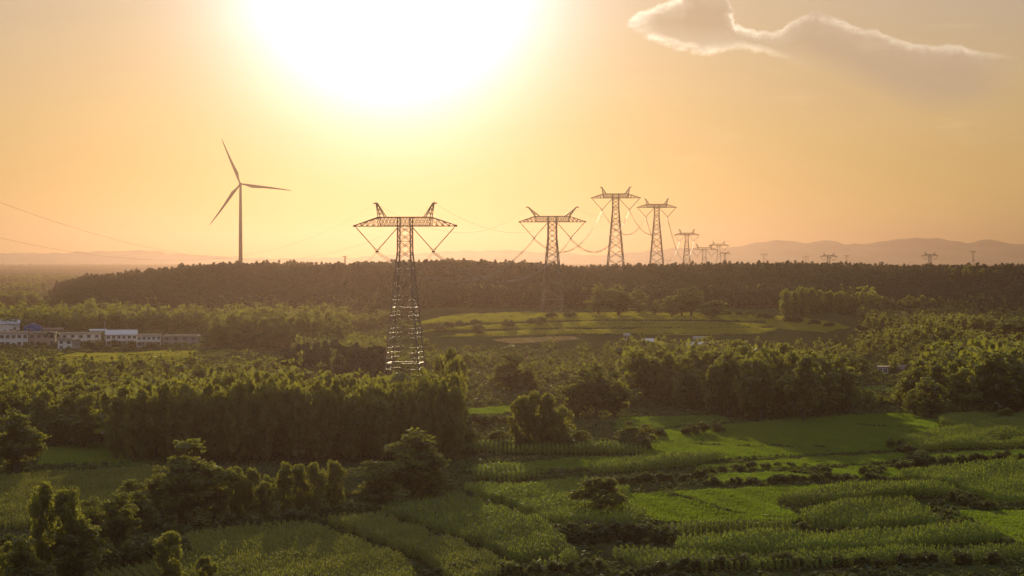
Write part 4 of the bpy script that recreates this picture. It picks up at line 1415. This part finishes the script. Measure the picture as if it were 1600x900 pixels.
for a in [
    ([(868, 842), (905, 850), (960, 846), (1010, 850), (1060, 846)], 15, (1.8, 3.6), (1.0, 1.5), 'dark bush in the scrubby hollow below the lone tree', 'bushes of the scrubby hollow'),
    ([(860, 838), (900, 832), (930, 826), (960, 832)], 7, (1.2, 2.3), (1.0, 1.4), 'tall dark bush just under the lone tree', 'bushes under the lone tree'),
    ([(1018, 834), (1026, 836)], 2, (2.6, 3.4), (0.9, 1.1), 'upright bush at the end of the short corn strip', 'bushes at the strip end'),
    ([(905, 762), (960, 758), (1040, 752), (1100, 748)], 13, (1.4, 2.6), (1.2, 1.8), 'bush in the scrub bank above the lone tree', 'bushes of the scrub bank'),
    ([(1110, 757), (1200, 756), (1290, 752), (1340, 750), (1400, 752)], 20, (0.9, 2.0), (1.2, 1.8), 'low bush on the path above the bright crop', 'bushes on the path above the bright crop'),
    ([(1355, 745), (1400, 738), (1430, 732), (1445, 722), (1420, 712), (1405, 700)], 18, (1.3, 3.0), (1.1, 1.6), 'bush in the scrub knot between meadow and right corn', 'bushes of the scrub knot'),
    ([(1450, 726), (1500, 722), (1560, 720), (1640, 722)], 14, (1.2, 2.6), (1.2, 1.9), 'bush on the bank above the broad right corn field', 'bushes on the right bank'),
    ([(1100, 740), (1170, 734), (1240, 730), (1300, 742)], 13, (0.9, 1.9), (1.2, 1.8), 'bush on the low ridge between the small green plots', 'bushes on the low ridge'),
    ([(722, 775), (758, 796), (800, 812), (862, 838)], 12, (0.8, 1.9), (1.1, 1.6), 'bush along the upper dark diagonal path', 'bushes along the diagonal path'),
    ([(1500, 782), (1520, 795), (1560, 800)], 7, (1.2, 2.4), (1.1, 1.6), 'bush at the lower corner of the broad right corn field', 'bushes at the corn corner'),
    ([(1240, 832), (1300, 838), (1400, 840), (1560, 834)], 13, (1.0, 2.0), (1.1, 1.7), 'bush between the long corn strip and the corn block', 'bushes between corn strips'),
    ([(1000, 900), (1100, 890), (1250, 888), (1400, 884), (1560, 878)], 20, (1.2, 2.6), (1.1, 1.6), 'dark bush along the bottom edge at right', 'bushes along the bottom edge'),
    ([(690, 905), (760, 895), (840, 900), (940, 890)], 11, (1.2, 2.4), (1.1, 1.6), 'pale bush at the bottom centre', 'bushes at the bottom centre'),
    ([(170, 890), (215, 880), (250, 872), (290, 880)], 9, (2.2, 3.8), (1.0, 1.4), 'dark bush before the cone-shaped young tree', 'bushes before the cone-shaped tree'),
    ([(0, 870), (60, 862), (110, 868)], 8, (2.2, 4.2), (0.9, 1.3), 'bush filling the bottom-left thicket', 'bushes of the thicket'),
    ([(225, 832), (300, 836), (400, 824), (500, 816), (560, 806), (640, 800), (700, 778)], 24, (1.6, 3.2), (1.0, 1.4), 'dark bush along the foot of the tree row', 'bushes along the tree row'),
    ([(725, 712), (760, 704), (800, 706), (880, 706), (960, 704), (1010, 706)], 16, (2.0, 4.2), (0.9, 1.3), 'bush at the foot of the central poplar clump', 'bushes at the central clump'),
    ([(735, 668), (790, 664), (830, 660)], 7, (2.4, 4.2), (1.0, 1.5), 'dark bush on the bank right of the poplar wood', 'bushes on the bank'),
    ([(960, 690), (1060, 682), (1130, 676)], 9, (1.6, 3.6), (1.1, 1.6), 'bush at the shaded meadow edge', 'bushes at the meadow edge'),
    ([(20, 545), (46, 545), (78, 546), (140, 547), (150, 545), (205, 546), (270, 547), (300, 545)], 11, (3.0, 5.0), (0.9, 1.2), 'round dark bush in front of the village houses', 'bushes before the village'),
    ([(680, 522), (720, 506), (760, 510), (830, 512), (870, 496), (925, 498)], 9, (2.2, 4.4), (1.4, 2.2), 'dark bush dotted on the far green terraces', 'bushes on the far terraces'),
    ([(1120, 492), (1180, 496), (1230, 502), (1300, 512)], 9, (2.4, 4.0), (1.6, 2.4), 'long low bush at the right end of the terraces', 'bushes at the terrace end'),
]:
    shrubs(*a)
print('COUNT', COUNT)


# ------------------------------------------------------------------ undergrowth and far woods that read as one mass
def off_fields(xy, margin=0.0):
    ok = np.ones(len(xy), bool)
    for p in FIELDS:
        ok &= ~inpoly(xy, p)
    return xy[ok]


def fan(n, y0, y1, u0=-120, u1=1720, power=1.0):
    y = y0 + (y1 - y0) * rng.random(n) ** power
    u = rng.uniform(u0, u1, n)
    return np.stack(((u - 800) / F * y, y), 1)


xy = off_fields(fan(26000, 262, 620))
n = len(xy)
k = 0.35 + 0.9 * rng.random(n) ** 2
many_templates('undergrowth', M['weed'], BUSH, ground_pos(xy), rng.random(n) * 6.283, np.stack((k * 1.7, k * 1.7, k), 1), 'rough weeds and low growth between the fields')
def patch(xy, f=1.0):
    return np.sin(xy[:, 0] / 23 * f + 1) * np.sin(xy[:, 1] / 37 * f) + 0.6 * np.sin(xy[:, 0] / 11 * f - xy[:, 1] / 29 * f)


xy = off_fields(fan(30000, 600, 1150))
u_ = xy[:, 0] / xy[:, 1] * F + 800
xy = xy[(xy[:, 1] < 905) | (u_ < 640) | (u_ > 1330)]
n = len(xy)
k = 0.6 + 2.4 * rng.random(n) ** 2
many_templates('scrub_undergrowth', M['shrub'], BUSH, ground_pos(xy), rng.random(n) * 6.283, np.stack((k * 1.6, k * 1.6, k * 1.1), 1), 'scrub covering the rough ground between the woods')

pine_lo = []
for s in range(6):
    r = np.random.default_rng(300 + s)
    pts, _ = crown_points('pine', 300 + s, 190)
    v, f = leaf_quads(pts, 0.50, 0.4, 0.6, r)
    b = len(v)
    v = np.concatenate((v, np.array(((-0.12, 0, 0), (0.12, 0, 0), (0.05, 0, 8.5), (-0.05, 0, 8.5)))))
    f = np.concatenate((f, np.array(((b, b + 1, b + 2, b + 3),))))
    pine_lo.append((v / 10.0, f))
broad_lo = []
for s in range(6):
    r = np.random.default_rng(400 + s)
    pts, _ = crown_points('broad', 400 + s, 150)
    pts[:, 2] -= 1.2
    v, f = leaf_quads(pts, 0.72, 0.3, 0.62, r)
    broad_lo.append((v / 10.0, f))

# low trees and tall bushes in loose thickets over the rough ground of the valley
xy = off_fields(fan(4300, 590, 1060, 640, 1720))
u_, py_ = to_px(xy[:, 0], xy[:, 1], land(xy[:, 0], xy[:, 1]))
xy = xy[(patch(xy) > 0.2) & (py_ < 640) & ~((u_ > 1340) & (u_ < 1430) & (py_ > 584) & (py_ < 625)) & ~((u_ > 900) & (u_ < 1130) & (py_ > 520) & (py_ < 553)) & ~((u_ > 620) & (u_ < 1340) & (py_ < 541))]
n = len(xy)
hh = 2.5 + 5.0 * rng.random(n) ** 1.6
many_templates('thicket', M['broad'], broad_lo, ground_pos(xy, 0.3), rng.random(n) * 6.283, np.stack((hh * 1.25, hh * 1.25, hh), 1), 'loose thickets of low trees and bushes between the woods')

# the wooded hill: rows of pines on the slope and along the top
Yp = 1150 + 800 * rng.random(13500) ** 1.9
up = rng.uniform(40, 1720, len(Yp))
xy = np.stack(((up - 800) / F * Yp, Yp), 1)
zz = land(xy[:, 0], xy[:, 1])
keep = (zz > 6.0 + 5 * rng.random(len(zz)))
openp = (np.sin(xy[:, 0] / 34 + 2) * np.sin(xy[:, 1] / 23) > 0.82) & (xy[:, 1] < 1290)
keep &= ~openp
xy = xy[keep]
edge_front = 300
n = len(xy)
hh = 6.6 + 1.3 * (1 + np.sin(xy[:, 0] / 17 + 1) * np.sin(xy[:, 0] / 41)) + 3.6 * rng.random(n) + 2.2 * (rng.random(n) > 0.93)
many_templates('pine_forest', M['pine'], pine_lo, ground_pos(xy, 0.3), rng.random(n) * 6.283, np.stack((hh * 1.1, hh * 1.1, hh), 1), 'dark pine forest covering the long hill')
# broadleaf woodland on the lower slopes
xy = fan(5200, 1085, 1215, 70, 1720)
uu = xy[:, 0] / xy[:, 1] * F + 800
xy = xy[(xy[:, 1] > 1150) | (uu < 620) | (uu > 1340)]
uu = xy[:, 0] / xy[:, 1] * F + 800
xy = off_fields(xy)
hh = 5 + 6 * rng.random(len(xy))
for pts, hr in REST:
    xy = np.concatenate((xy, pts))
    hh = np.concatenate((hh, rng.uniform(hr[0] * 0.9, hr[1] * 0.9, len(pts))))
n = len(xy)
many_templates('woodland', M['broad'], broad_lo, ground_pos(xy, 0.3), rng.random(n) * 6.283, np.stack((hh, hh, hh), 1), 'mixed woodland along the foot of the hill')
# tree lines of the plain beyond
P_ = [fan(500, 3300, 3700, -300, 130), fan(260, 2300, 2500, -300, 70), fan(220, 1650, 1760, -200, 60), fan(2500, 4200, 9500, -300, 1900)]
q = P_[3]
P_[3] = q[(np.sin(q[:, 0] / 420 + 1.0) + np.sin(q[:, 1] / 260) > 0.7)]
xy = np.concatenate(P_)
n = len(xy)
hh = 8 + 7 * rng.random(n)
many_templates('far_woods', M['broad'], broad_lo, ground_pos(xy, 0.3), rng.random(n) * 6.283, np.stack((hh * 1.5, hh * 1.5, hh), 1), 'tree lines scattered over the hazy far plain')
